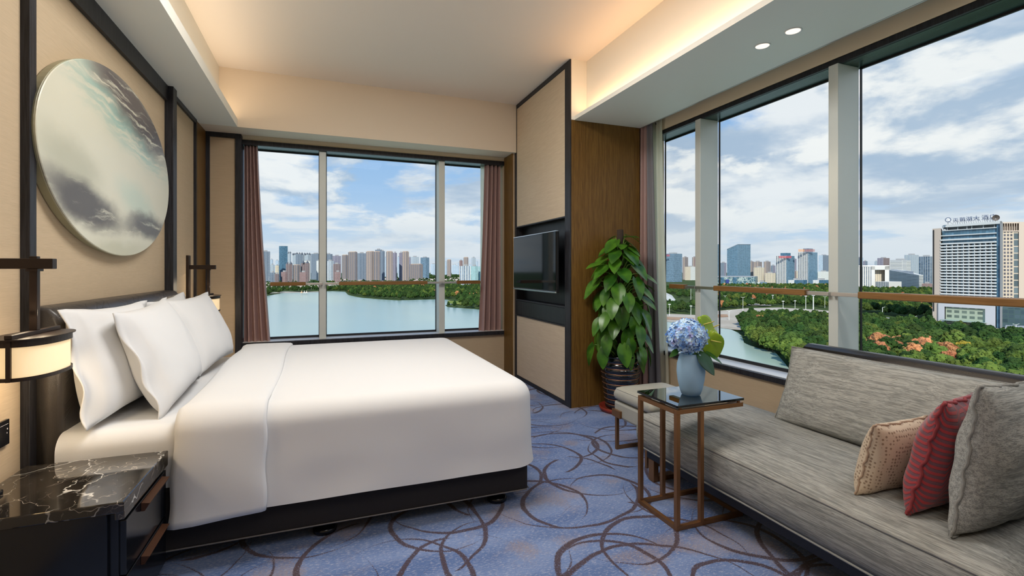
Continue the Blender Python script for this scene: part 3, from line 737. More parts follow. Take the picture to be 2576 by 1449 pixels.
# ---------------------------------------------------------------- nightstand
ns = thing('nightstand', 'black lacquered nightstand with marble top beside the bed', 'nightstand', (-.85, 2.16, 0))
bx('body', XL + .035, -.63, 1.945, 2.39, .04, .455, M_lacq, ns, bev=.003)
bx('side_panel', XL + .033, -.655, 1.928, 1.944, .02, .462, M_lacq, ns, bev=.002)
bm = bm_new(); box(bm, XL + .032, -.608, 1.92, 2.402, .464, .50, .004); box(bm, -.634, -.608, 1.925, 2.398, .440, .47, .003); obj('marble_top', bm, M_marble, ns)
for z0, z1 in ((.245, .425), (.05, .235)):
    dr = bx('drawer', -.632, -.612, 1.955, 2.385, z0, z1, M_lacq, ns, bev=.002)
    bm = bm_new(); zt = z1 - .005
    v = [bm.verts.new(p) for p in ((-.611, 2.09, zt), (-.611, 2.33, zt), (-.585, 2.33, zt - .004), (-.585, 2.09, zt - .004), (-.611, 2.09, zt - .03), (-.611, 2.33, zt - .03), (-.60, 2.33, zt - .03), (-.60, 2.09, zt - .03))]
    for f in ((0, 1, 2, 3), (4, 7, 6, 5), (0, 4, 5, 1), (3, 2, 6, 7), (0, 3, 7, 4), (1, 5, 6, 2)): bm.faces.new([v[i] for i in f])
    obj('handle', bm, M_handle, dr)
bm = bm_new(); lathe(bm, [(.027, .5005), (.030, .503), (.030, .510), (.026, .513)], -1.035, 2.125, 28)
tag(obj('desk_disc', bm, M_lacq, smooth=False), 'small black round disc cut by the left picture edge, on marble nightstand', 'desk accessory')
sw = thing('switch_panel', 'black light switch plate on linen wall above the nightstand', 'switch', (XL, 2.30, .65))
bx('plate', XL + .001, XL + .012, 2.26, 2.346, .608, .70, M_lacq, sw, bev=.002)
def text(name, s, size, m, M4, parent=None, ext=.0004, align='RIGHT'):
    cu = bpy.data.curves.new(name, 'FONT'); cu.body = s; cu.size = size; cu.extrude = ext; cu.align_x = align
    o = bpy.data.objects.new(name, cu); COL.objects.link(o)
    bpy.context.view_layer.update()
    me = bpy.data.meshes.new_from_object(o); bpy.data.objects.remove(o)
    me.transform(M4); me.materials.append(m)
    q = bpy.data.objects.new(name, me); COL.objects.link(q)
    if parent is not None:
        q.parent = parent
        if parent.type == 'EMPTY': q.matrix_parent_inverse = Matrix.Translation(-parent.location)
    return q
M_white = mat('white_print', (.75, .75, .78), .6)
Mw = Matrix(((0, 0, 1, XL + .0125), (1, 0, 0, 2.334), (0, 1, 0, .664), (0, 0, 0, 1)))
text('lettering', 'e', .012, M_white, Mw, sw)
Mw2 = Mw.copy(); Mw2[2][3] = .650; Mw2[1][3] = 2.331; text('lettering', 's', .010, M_white, Mw2, sw)
bx('line_mark', XL + .0122, XL + .0126, 2.27, 2.336, .684, .685, M_white, sw)

# ---------------------------------------------------------------- downlights, sprinkler
for (lx, ly, lab) in ((2.466, 2.21, 'round recessed downlight nearer the plant, in the lowered ceiling'), (2.474, 2.01, 'round recessed downlight nearer the camera, in the lowered ceiling')):
    e = thing('downlight', lab, 'light', (lx, ly, SOF), 'downlights in the lowered ceiling')
    bm = bm_new(); lathe(bm, [(.037, SOF - .0005), (.044, SOF - .005), (.047, SOF - .003), (.047, SOF + .001), (.037, SOF + .0005)], lx, ly, 40, cap=False); obj('rim', bm, mat('downlight_rim', (.85, .85, .84), .4), e, smooth=True)
    bm = bm_new(); lathe(bm, [(.001, SOF - .0018), (.038, SOF - .0015)], lx, ly, 40, cap=False); obj('lens', bm, mat('downlight_lens', (.9, .8, .7), .5, em=((1, .80, .60), 1.3)), e)
    lamp('downlight_beam', 'SPOT', (lx, ly, SOF - .02), 7, WARM, spot_size=R(85), spot_blend=.6, shadow_soft_size=.03)
sp = thing('sprinkler', 'tiny sprinkler head beside the curtain track corner', 'sprinkler', (2.93, 3.86, 2.6))
bm = bm_new(); tube(bm, [(2.952, 3.80, 2.625), (2.915, 3.80, 2.625)], .008, 10); obj('stem', bm, M_chrome, sp)
bm = bm_new(); tube(bm, [(2.915, 3.80, 2.625), (2.911, 3.80, 2.625)], .014, 14); obj('deflector', bm, M_chrome, sp)

# ---------------------------------------------------------------- sofa
SX0, SX1, SYE, SYN = 1.77, 2.62, 2.50, .62
sofa = thing('sofa', 'long grey linen daybed sofa with black back by the window', 'sofa', (2.2, 1.45, 0))
def cushion_block(x0, x1, y0, y1, z0, z1, r, crown, seed=0, nx=14, ny=34, bulge=.012):
    """upholstered slab with crowned top and soft bulging sides"""
    bm = bm_new(); rows = []
    def outline(inset, z, nb=10):
        pts = []; rc = .035
        xa, xb, ya, yb = x0 + inset, x1 - inset, y0 + inset, y1 - inset
        for (cx, cyy, a0) in ((xb - rc, ya + rc, -PI / 2), (xb - rc, yb - rc, 0), (xa + rc, yb - rc, PI / 2), (xa + rc, ya + rc, PI)):
            for i in range(5): a = a0 + PI / 2 * i / 4; pts.append((cx + rc * math.cos(a), cyy + rc * math.sin(a), z))
            nxt = {0: (xb, yb - rc), 1: (xa + rc, yb), 2: (xa, ya + rc), 3: (xb - rc, ya)}[[-PI / 2, 0, PI / 2, PI].index(a0)]
            p = pts[-1]
            for i in range(1, nb): t = i / nb; pts.append((p[0] + (nxt[0] - p[0]) * t, p[1] + (nxt[1] - p[1]) * t, z))
        return pts
    def nz(p, a): return a * noise.noise(Vector((p[0] * 4, p[1] * 4, p[2] * 6 + seed)))
    for j in range(7):
        t = j / 6; z = z0 + (z1 - z0) * t; ins = r * .6 * (1 - math.sin(t * PI)) * 0 - bulge * math.sin(t * PI)
        rows.append([(p[0] + nz(p, .004), p[1] + nz(p, .004), p[2]) for p in outline(ins + (r * .3 if j in (0,) else 0), z)])
    rows.append(outline(r * .35, z1 + r * .22)); 
    for k in range(1, 7):
        t = k / 6; ins = r * .35 + (min(x1 - x0, y1 - y0) * .40 - r * .35) * t
        z = z1 + r * .22 + crown * math.sin(t * PI / 2)
        rows.append([(p[0], p[1], z + nz(p, .006)) for p in outline(ins, z)])
    v = ring_loops(bm, rows); bm.faces.new(v[0][::-1]); bm.faces.new(v[-1])
    edge = rows[6]
    return bm, edge
bm, edge = cushion_block(SX0, 2.58, SYN + .12, SYE, .185, .362, .04, .042, seed=3)
seat = obj('seat_cushion', bm, M_fabric, sofa, smooth=True)
bm = bm_new(); tube(bm, edge + [edge[0]], .0048, 6, cap=False); bm2 = [(x, y, .188) for x, y, z in edge]; tube(bm, bm2 + [bm2[0]], .0045, 6, cap=False); obj('seam_piping', bm, M_seam, sofa, smooth=True)
bx('plinth', SX0 + .03, SX1, SYN, SYE - .06, .125, .185, M_navy, sofa, bev=.004)
def leg_frame(y):
    bm = bm_new()
    box(bm, SX0 + .03, SX0 + .065, y - .025, y + .025, 0, .125, .002); box(bm, SX1 - .09, SX1 - .055, y - .025, y + .025, 0, .125, .002); box(bm, SX0 + .066, SX1 - .091, y - .024, y + .024, .001, .028)
    return bm
for y in (2.40, .80): obj('leg', leg_frame(y), M_bronze, sofa)
# leather back: upright shell with rounded top
bm = bm_new(); prof = [(2.60, .16), (2.60, .60), (2.63, .765), (2.65, .795), (2.68, .81), (2.72, .81), (2.745, .795), (2.755, .76), (2.74, .5), (2.70, .16)]
rows = []
for y, s in ((SYE - .50, .0), (SYE - .485, .55), (SYE - .46, .85), (SYE - .42, 1), (1.6, 1), (1.0, 1), (SYN, 1)):
    rows.append([(2.68 + (p[0] - 2.68) * (.4 + .6 * s), y, .16 + (p[1] - .16) * (.93 + .07 * s)) for p in prof])
v = ring_loops(bm, rows); bm.faces.new(v[0]); bm.faces.new(v[-1][::-1]); obj('backrest', bm, M_leather, sofa, smooth=True)
bm = bm_new(); box(bm, SX0 - .02, 2.72, SYN - .02, SYN + .115, .10, .60, .035, 4); obj('armrest', bm, M_leather, sofa, smooth=True)
# cushions
X, Y = Vector((0, -1, .0)), Vector((.30, 0, .95))
pillow('sofa_cushion', 'long grey linen back cushion leaning on the sofa back', 'cushion', M_fabricp, 1.30, .43, .16, frame_of((0, -1, 0), (.33, 0, .94), (2.47, 1.42, .597)), pipe=M_seam, pipe_kw=dict(pin=.03, amp=.0015, r=.004), pin=.03, sag=.5, seed=11, wr=.010, n=34, expo=.36)
pillow('sofa_cushion', 'square grey linen cushion beside the red one, against the armrest', 'cushion', M_fabricp, .47, .50, .16, frame_of((1, .03, 0), (.30, -.12, .94), (2.10, .925, .645)), pipe=M_seam, pipe_kw=dict(pin=.06, amp=.0035, r=.005), pin=.06, sag=.5, seed=12, wr=.012)
M_red = mat('red_raised_stripe', (.30, .03, .035), .8, sheen=.3)
_t, _b = base_of(M_red); _x, _y, _z = _t.sep(_t.node('ShaderNodeTexCoord').outputs['Object'])
_tri = _t.m('MULTIPLY', _t.ramp(_t.m('PINGPONG', _x, .055), .015, .04), .045)
_s = _t.m('SINE', _t.m('MULTIPLY', _t.m('ADD', _y, _tri), 2 * PI / .022))
_s2 = _t.ramp(_s, -.15, .25)
_t.l.new(_t.mix(_s2, (.145, .045, .062), (.36, .022, .028)), _b.inputs['Base Color']); set_bump(_t, _b, _s2, .7, .004)
M_redseam = mat('red_seam', (.24, .03, .035), .8)
pillow('sofa_cushion', 'red cushion with raised zigzag stripes between beige and grey cushions', 'cushion', M_red, .40, .42, .15, frame_of((.97, .16, 0), (.30, -.18, .93), (2.09, 1.075, .605)), pipe=M_redseam, pipe_kw=dict(pin=.07, amp=.004, r=.0055), pin=.07, sag=.5, seed=13, wr=.010)
M_beige = mat('beige_scale_print', (.55, .43, .30), .6, sheen=.2)
_t, _b = base_of(M_beige); _oc = _t.node('ShaderNodeTexCoord').outputs['Object']
_vo = _t.node('ShaderNodeTexVoronoi', feature='F1'); _t.put(_vo.inputs['Vector'], _oc); _vo.inputs['Scale'].default_value = 75; _vo.inputs['Randomness'].default_value = .35
_t.l.new(_t.mix(_t.ramp(_vo.outputs['Distance'], .28, .38), (.30, .205, .13), (.62, .50, .36)), _b.inputs['Base Color'])
M_beigeseam = mat('tan_seam', (.40, .28, .19), .7)
pillow('sofa_cushion', 'small beige scale-patterned cushion in front of the red one', 'cushion', M_beige, .32, .29, .13, frame_of((1, .0, 0), (.12, -.22, .95), (2.045, 1.235, .535)), pipe=M_beigeseam, pipe_kw=dict(pin=.07, amp=.003, r=.004), pin=.07, sag=.5, seed=14, wr=.006)

# ---------------------------------------------------------------- ottoman
ot = thing('ottoman', 'greige leather footstool with bronze legs between plant and side table', 'ottoman', (2.1, 2.75, 0))
OX0, OX1, OY0, OY1 = 1.90, 2.33, 2.53, 2.96
bm, edge = cushion_block(OX0 + .006, OX1 - .006, OY0 + .006, OY1 - .006, .335, .415, .05, .02, seed=8, bulge=.014); obj('seat_cushion', bm, M_greige, ot, smooth=True)
bm = bm_new(); tube(bm, edge + [edge[0]], .003, 6, cap=False); obj('seam_piping', bm, M_greige, ot, smooth=True)
bx('lower_cushion', OX0 + .002, OX1 - .002, OY0 + .002, OY1 - .002, .215, .333, M_greige, ot, bev=.018)
for y in (OY1 - .06, OY0 + .03):
    bm = bm_new(); t_ = .022
    box(bm, OX0 - .012, OX0 - .012 + t_, y, y + t_, 0, .27, .002); box(bm, OX1 - .01, OX1 + .012, y, y + t_, 0, .27, .002); box(bm, OX0 + .010, OX1 - .010, y + .001, y + t_ - .001, .001, t_)
    box(bm, OX0 - .016, OX0 + .001, y - .045, y + .055, .225, .275, .002); box(bm, OX1 - .001, OX1 + .016, y - .045, y + .055, .225, .275, .002)
    obj('leg', bm, M_bronze, ot)

# ---------------------------------------------------------------- side table
tb = thing('side_table', 'bronze C-shaped side table with smoked glass top over sofa end', 'table', (1.72, 2.04, 0))
TX0, TX1, TY0, TY1 = 1.565, 1.98, 1.89, 2.20; q = .021
bx('glass_top', TX0 - .002, TX1 + .002, TY0 - .004, TY1 + .004, .588, .600, M_tglass, tb, bev=.002)
bm = bm_new()
for y in (TY0, TY1 - q): box(bm, TX0, TX1, y, y + q, .556, .577, .0015)
for x in (TX0, TX1 - q): box(bm, x, x + q, TY0 + q, TY1 - q, .556, .577)
obj('top_frame', bm, M_bronze, tb)
bm = bm_new()
for y in (TY0, TY1 - q): box(bm, TX0, TX1, y, y + q, 0.0, q, .0015)
for x in (TX0, TX1 - q): box(bm, x, x + q, TY0 + q, TY1 - q, 0, q)
obj('base_frame', bm, M_bronze, tb)
for x in (TX0, 1.708):
    for y in (TY0, TY1 - q): bx('leg', x, x + q, y, y + q, q, .556, M_bronze, tb)
for x in (TX0 + .02, TX1 - .03):
    for y in (TY0 + .005, TY1 - .02):
        bm = bm_new(); lathe(bm, [(.008, .577), (.008, .588)], x + .01, y + .008, 12); obj('spacer', bm, M_bronze, tb)

# ---------------------------------------------------------------- vase and flowers
VX, VY, VZ = 1.775, 2.035, .601
bm = bm_new()
prof = [(.001, VZ), (.040, VZ), (.047, VZ + .004), (.056, VZ + .03), (.066, VZ + .075), (.071, VZ + .12), (.069, VZ + .16), (.060, VZ + .195), (.052, VZ + .212), (.049, VZ + .215), (.056, VZ + .19), (.065, VZ + .155), (.067, VZ + .12), (.062, VZ + .075), (.052, VZ + .03), (.042, VZ + .012), (.001, VZ + .010)]
lathe(bm, prof, VX, VY, 48, cap=False); bmesh.ops.remove_doubles(bm, verts=bm.verts, dist=.0025)
tag(obj('vase', bm, M_vase, smooth=True), 'frosted pale blue glass vase on the smoked glass table', 'vase')
hy = thing('hydrangea', 'pale blue hydrangea head in the frosted vase', 'flower', (VX - .02, VY, VZ + .2))
HCn = Vector((VX - .028, VY - .005, VZ + .305)); ra, rb = .098, .085
bm = bm_new(); bme = bm_new(); rr = random.Random(5)
NF = 230
for i in range(NF):
    ph = math.acos(1 - 2 * (i + .5) / NF); th = PI * (1 + 5 ** .5) * i
    d = Vector((math.sin(ph) * math.cos(th), math.sin(ph) * math.sin(th), math.cos(ph)))
    c = HCn + Vector((d.x * ra, d.y * ra, d.z * rb)) * rr.uniform(.88, 1.03)
    nrm = (d + Vector((rr.uniform(-.35, .35), rr.uniform(-.35, .35), rr.uniform(-.35, .35)))).normalized()
    a = nrm.orthogonal().normalized(); a.rotate(Matrix.Rotation(rr.uniform(0, 6.28), 3, nrm)); b = nrm.cross(a)
    s = rr.uniform(.013, .0175)
    for k in range(4):
        u = a * math.cos(k * PI / 2) + b * math.sin(k * PI / 2); w_ = nrm.cross(u); cup = rr.uniform(-.05, .35)
        P = [c, c + u * s * .45 + w_ * s * .42 + nrm * s * .05, c + u * s * .95 + w_ * s * .40 + nrm * s * cup, c + u * s * 1.12 + nrm * s * (cup + .1), c + u * s * .95 - w_ * s * .40 + nrm * s * cup, c + u * s * .45 - w_ * s * .42 + nrm * s * .05]
        mid = bm.verts.new(c + u * s * .6 + nrm * s * (cup * .3 - .02)); vs = [bm.verts.new(p) for p in P]
        for j in range(6): bm.faces.new((vs[j], vs[(j + 1) % 6], mid))
    bmesh.ops.create_icosphere(bme, subdivisions=1, radius=.0022, matrix=Matrix.Translation(c + nrm * .0015))
obj('petals', bm, M_petal, hy, smooth=True); obj('floret_eyes', bme, M_eye, hy)
bm = bm_new(); bmesh.ops.create_icosphere(bm, subdivisions=3, radius=1, matrix=Matrix.Translation(HCn) @ Matrix.Diagonal((ra * .86, ra * .86, rb * .84, 1))); obj('flower_core', bm, mat('hydrangea_core', (.20, .28, .50), .8), hy, smooth=True)
bm = bm_new(); tube(bm, [HCn - Vector((0, 0, .05)), (VX - .005, VY, VZ + .18), (VX - .03, VY - .02, VZ + .03)], .0035, 8); obj('stem', bm, M_stem, hy, smooth=True)

def leaf_mesh(bm, base, d, up, L, Wd, curl=.25, fold=.18, heart=.12, nl=8, nw=4, wave=0):
    """heart-shaped leaf: base point, direction d, up vector, length, width"""
    d = Vector(d).normalized(); up = Vector(up); side = d.cross(up).normalized(); up = side.cross(d).normalized()
    rows = []
    for i in range(nl + 1):
        t = i / nl
        wid = Wd / 2 * (math.sin(PI * min(1, t * .98 + .0) ** .62)) ** .85 if 0 < t < 1 else .0
        back = heart * L * (1 - t) ** 6
        row = []
        for j in range(-nw, nw + 1):
            s = j / nw
            x = t * L - back * abs(s) ** 1.0 * (1 if t < .5 else 0)
            if i == 0: wj = Wd * .30 * s; x = -heart * L * math.sin(abs(s) * PI)
            else: wj = wid * s
            z = -curl * L * (t ** 2) - fold * abs(wj) * -1 * (1 - .5 * t) + wave * math.sin(t * 14 + s * 3) * abs(s)
            row.append(Vector(base) + d * x + side * wj + up * z)
        rows.append(row)
    ring_loops(bm, rows, close=False)
an = thing('anthurium', 'lime green anthurium flowers behind the blue hydrangea', 'flower', (VX + .07, VY, VZ + .2))
for (c, d, up, L, Wd) in (((VX + .055, VY + .0, VZ + .372), (.80, -.15, -.50), (-.30, -.80, .50), .125, .125), ((VX + .10, VY - .02, VZ + .305), (.30, -.12, -.85), (-.55, -.80, .15), .135, .125), ((VX + .125, VY + .03, VZ + .335), (.80, -.30, -.30), (.15, -.7, .7), .085, .08)):
    bm = bm_new(); d = Vector(d).normalized(); leaf_mesh(bm, c, d, up, L, Wd, .18, .12, .16, 10, 5); sp_ = obj('spathe', bm, M_anth, an, smooth=True, solid=.0015)
    bm = bm_new(); u = Vector(up).normalized(); s0 = Vector(c) + d * L * .22 + u * .004
    tube(bm, [s0, s0 + (u * .6 + d * .25 + Vector((.45, 0, .1))).normalized() * .055], [.0045, .0022], 8); obj('spadix', bm, mat('spadix', (.55, .48, .10), .5), sp_, smooth=True)
    bm = bm_new(); tube(bm, [c, (VX + .02, VY, VZ + .19), (VX + .01, VY + .01, VZ + .05)], .003, 6); obj('stem', bm, M_stem, sp_)
lf = thing('foliage_leaf', 'dark green leaf hanging over the vase rim', 'leaf', (VX + .03, VY - .05, VZ + .2))
bm = bm_new(); leaf_mesh(bm, (VX + .015, VY - .045, VZ + .215), (.30, -.35, -.55), (.25, -.8, .45), .125, .12, .1, .1, .1, 10, 5); obj('blade', bm, M_leafd, lf, smooth=True, solid=.001)
bm = bm_new(); tube(bm, [(VX + .015, VY - .045, VZ + .215), (VX, VY, VZ + .15)], .0025, 6); obj('stem', bm, M_leafd, lf)
for k, (b_, d_, L_, W_, lab) in enumerate((((VX + .12, VY + .02, VZ + .25), (.8, -.1, .1), .10, .055, 'pointed dark green leaf sticking out right of the anthuriums'), ((VX + .085, VY - .02, VZ + .215), (.75, -.2, -.45), .11, .035, 'slim green leaf tip below the anthuriums'), ((VX - .085, VY, VZ + .235), (-.65, -.1, -.35), .065, .03, 'small green leaf tip under the left side of the hydrangea'))):
    bm = bm_new(); leaf_mesh(bm, b_, d_, (.1, -.7, .7), L_, W_, .1, .15, .05); tube(bm, [b_, (VX, VY, VZ + .2)], .002, 6)
    tag(obj('foliage_leaf', bm, M_leafd if k == 0 else M_leaf, smooth=True), lab, 'leaf')

# ---------------------------------------------------------------- potted plant
PX, PY = 2.455, 3.715
pl = thing('potted_plant', 'tall pothos climbing a dark pole in a ribbed black pot', 'plant', (PX, PY, 0))
bm = bm_new(); lathe(bm, [(.13, 0), (.175, .0), (.188, .038), (.180, .040), (.168, .012), (.12, .012)], PX, PY, 48, cap=True); obj('saucer', bm, M_saucer, pl, smooth=True)
prof = []; bmr = bm_new(); zs = [.02 + .046 * i for i in range(10)]
def pr(z): t = (z - .02) / .44; return .122 + .045 * min(1, t * 1.25) - (.006 if t > .93 else 0)
prof.append((pr(.014) - .01, .014))
for i, z in enumerate(zs):
    for k in range(6):
        s = k / 6; prof.append((pr(z + .046 * s) + .009 * math.sin(s * PI) ** .6, z + .046 * s))
    rr_ = pr(z) + .0035
    lathe(bmr, [(rr_, z - .003), (rr_ + .004, z), (rr_, z + .003)], PX, PY, 48, cap=False)
prof += [(pr(.478), .480), (pr(.48) + .010, .484), (pr(.48) + .010, .494), (pr(.48) - .012, .494), (pr(.48) - .016, .45)]
bm = bm_new(); lathe(bm, prof, PX, PY, 56); po = obj('pot', bm, M_pot, pl, smooth=True); obj('copper_ring', bmr, M_potring, po, smooth=True)
bm = bm_new(); lathe(bm, [(.001, .475), (.150, .470)], PX, PY, 32, cap=False); obj('soil', bm, M_soil, pl)
bm = bm_new(); lathe(bm, [(.028, .40), (.030, 1.0), (.029, 1.60), (.026, 1.605)], PX, PY, 20); obj('moss_pole', bm, M_pole, pl, smooth=True)
bml = bm_new(); bms = bm_new(); rr = random.Random(21)
def add_leaf(ang, z, rad, L, droop, Wr=.62, up=None):
    o_ = Vector((math.cos(ang), math.sin(ang), 0)); st = Vector((PX, PY, z - .10)) + o_ * .03
    base = Vector((PX, PY, z)) + o_ * rad
    if base.y > 3.86: base.y = 3.86 - rr.random() * .03
    mid = st.lerp(base, .5) + Vector((0, 0, .035)); tube(bms, [st, mid, base], [.006, .0045, .0035], 6)
    d = (o_ * math.cos(droop) - Vector((0, 0, 1)) * math.sin(droop)); d = (d + Vector((rr.uniform(-.22, .22), rr.uniform(-.3, .1), rr.uniform(-.1, .1)))).normalized()
    if base.y + d.y * L > 3.89: d.y = -abs(d.y) * .3; d.normalize()
    upv = (o_ * math.sin(droop) + Vector((0, -.25, math.cos(droop)))).normalized()
    leaf_mesh(bml, base, d, upv, L, L * Wr * rr.uniform(.92, 1.12), rr.uniform(.08, .3), rr.uniform(.1, .3), .10, 9, 4)
# golden-angle spiral of leaves, widening downwards
NL = 104
for i in range(NL):
    t = i / (NL - 1); z = 1.56 - 1.02 * t ** .92; ang = i * 2.39996 + rr.uniform(-.25, .25)
    rad = (.055 + .165 * min(1, t * 2.2)) * rr.uniform(.65, 1.12)
    droop = R(15 + 52 * min(1, t * 1.5) + rr.uniform(-14, 14))
    add_leaf(ang, z, rad, rr.uniform(.155, .215) * (.92 if t < .1 else 1), droop)
for (ang, z, rad, L, dr) in ((R(-95), .55, .14, .17, R(70)), (R(-60), .53, .17, .19, R(62)), (R(-160), .60, .19, .16, R(50)), (R(-30), .66, .2, .17, R(60)), (R(180), 1.30, .20, .15, R(0)), (R(0), 1.12, .22, .17, R(12)), (R(-85), 1.42, .09, .20, R(35))):
    add_leaf(ang, z, rad, L, dr)
obj('foliage', bml, M_leaf, pl, smooth=True); obj('stems', bms, M_stem, pl, smooth=True)
#@@EXTERIOR
# ================================================================ outside: lake, park, towers
GZ = -45.0; H0 = HC - GZ
def dirp(px, py):
    u = (px - 1288) / FPX; v = (678 - py) / FPX
    return SY + u * CY, CY - u * SY, v
def gp(px, py, z=GZ):                      # point of the ground seen in that direction
    a = dirp(px, py); s_ = (z - HC) / a[2]; return Vector((a[0] * s_, a[1] * s_, z))
def at(px, D, z=0.0):                      # point at depth D in that direction
    a = dirp(px, 678); return Vector((a[0] * D, a[1] * D, z))
def zof(py, D): return HC + (678 - py) / FPX * D

def gmat(name, c1, c2, scale, rough=.9):
    M = mat(name, c1, rough, spec=.1); t, b = base_of(M); oc = t.node('ShaderNodeTexCoord').outputs['Object']
    t.l.new(t.mix(t.ramp(t.noise(oc, scale, 5, .6), .35, .65), c1, c2), b.inputs['Base Color']); return M
M_ground = gmat('park_grass', (.035, .06, .015), (.07, .10, .03), .03)
M_paving = gmat('pale_paving', (.42, .36, .29), (.52, .46, .39), .05)
M_sand = gmat('red_earth', (.34, .19, .11), (.42, .28, .19), .04)
M_road = gmat('road', (.30, .30, .30), (.36, .35, .34), .05)
M_water = mat('lake_water', (.16, .26, .235), .22, spec=.5)
_t, _b = base_of(M_water); _oc = _t.node('ShaderNodeTexCoord').outputs['Object']
_t.l.new(_t.mix(_t.ramp(_t.noise(_t.map(_oc, (1, .35, 1)), .006, 3), .35, .65), (.33, .45, .42), (.42, .52, .42)), _b.inputs['Base Color'])
set_bump(_t, _b, _t.noise(_t.map(_oc, (.5, 1.6, 1), (0, 0, .3)), .6, 3), .5, .12)
bm = bm_new(); v = [bm.verts.new(p) for p in ((-4500, 30, GZ - .5), (5200, -900, GZ - .5), (7500, 5000, GZ - .5), (-4500, 8000, GZ - .5))]; bm.faces.new(v)
struct(obj('ground', bm, M_ground), 'grass and earth of the park and city beyond the lake')
def flat(name, pts, m, dz, label):
    bm = bm_new(); vs = [bm.verts.new((p.x, p.y, GZ + dz)) for p in pts]; f = bm.faces.new(vs)
    bmesh.ops.triangulate(bm, faces=[f]); return struct(obj(name, bm, m), label)
LK = [(560, 744), (668, 745), (703, 739), (716, 734), (760, 736), (803, 733.5), (840, 732.5), (868, 734), (876, 742), (900, 748), (940, 752), (1000, 756), (1060, 754), (1105, 753), (1125, 754), (1150, 763), (1120, 768), (1126, 773), (1195, 778), (1300, 790), (1420, 800), (1560, 806), (1675, 808), (1746, 813), (1800, 821), (1832, 826), (1858, 838), (1866, 846), (1872, 863), (1905, 876), (1949, 885), (1975, 915), (2010, 960), (2060, 1040), (2100, 1200)]
flat('lake', [gp(*p) for p in LK] + [Vector((30, -60, 0)), Vector((-500, 20, 0)), gp(300, 1000), gp(200, 800), gp(300, 760)], M_water, .15, 'pale green lake below the two windows')
flat('paving_plaza', [gp(*p) for p in ((1690, 790), (1750, 793), (1800, 783), (1880, 776), (1960, 774), (2060, 780), (2120, 786), (2120, 796), (2060, 790), (1980, 790), (1900, 794), (1865, 800), (1858, 815), (1872, 832), (1845, 830), (1800, 824), (1746, 815), (1675, 810), (1620, 808), (1620, 795))], M_paving, .3, 'pale paved lakeside square')
flat('earth_strip', [gp(*p) for p in ((1640, 796), (1746, 801), (1746, 807), (1700, 806), (1640, 803))], M_sand, .5, 'reddish lakeside terrace')
flat('earth_patch', [gp(*p) for p in ((1800, 792), (1830, 792), (1832, 798), (1800, 800))], M_sand, .5, 'orange earth patch on the square')
flat('park_road', [gp(*p) for p in ((2157, 793), (2230, 799), (2300, 806), (2360, 818), (2420, 832), (2500, 842), (2620, 850), (2620, 858), (2500, 849), (2400, 838), (2340, 824), (2260, 811), (2157, 801))], M_road, .3, 'grey road between the park and the hotel tower')
flat('forecourt', [gp(*p) for p in ((2365, 812), (2520, 828), (2620, 832), (2620, 852), (2500, 846), (2400, 832))], M_paving, .4, 'pale forecourt of the hotel tower')
flat('shore_strip', [gp(*p) for p in ((678, 738.5), (803, 735), (803, 733.2), (760, 735), (716, 733.5), (678, 737))], M_paving, .35, 'pale shore path across the lake')
flat('park_path', [gp(*p) for p in ((1812, 757), (1860, 759), (1900, 764), (1940, 767), (1940, 770), (1890, 768), (1850, 763), (1812, 761))], M_paving, .3, 'pale path between the park trees')
flat('shore_lawn', [gp(*p) for p in ((1125, 757), (1160, 758), (1185, 762), (1160, 767), (1130, 764))], gmat('lawn', (.16, .22, .04), (.25, .28, .07), .05), .4, 'light lawn on the point by the right curtain')

# ---- facade shader (uv in metres; the roof stays plain)
def fac(name, wall, glas, wx=3.2, hz=3.2, fx=.6, fz=.55, rough=.35, spec=.5, wall2=None, band=None):
    M = mat(name, wall, .6, spec=spec); t, b = base_of(M)
    u, v_, _ = t.sep(t.node('ShaderNodeUVMap').outputs[0])
    cu = t.m('DIVIDE', u, wx); cv = t.m('DIVIDE', v_, hz)
    mu = t.m('LESS_THAN', t.m('ABSOLUTE', t.m('SUBTRACT', t.m('FRACT', cu), .5)), fx / 2)
    mv = t.m('LESS_THAN', t.m('ABSOLUTE', t.m('SUBTRACT', t.m('FRACT', cv), .5)), fz / 2)
    up = t.m('LESS_THAN', t.sep(t.node('ShaderNodeNewGeometry').outputs['Normal'])[2], .5)
    mk = t.m('MULTIPLY', t.m('MULTIPLY', mu, mv), up)
    wn = t.node('ShaderNodeTexWhiteNoise', noise_dimensions='2D'); t.put(wn.inputs[0], t.comb(t.m('FLOOR', cu), t.m('FLOOR', cv)))
    g = t.mix(t.m('MULTIPLY', wn.outputs['Value'], .6), glas, tuple(min(1, x * 2.0 + .04) for x in glas))
    wc = wall
    if wall2: wc = t.mix(t.m('LESS_THAN', t.m('FRACT', t.m('DIVIDE', u, wx * 3)), .34), wall, wall2)
    t.l.new(t.mix(mk, wc, g), b.inputs['Base Color'])
    t.l.new(t.ramp(mk, 0, 1, .7, rough, smooth=False), b.inputs['Roughness'])
    return M
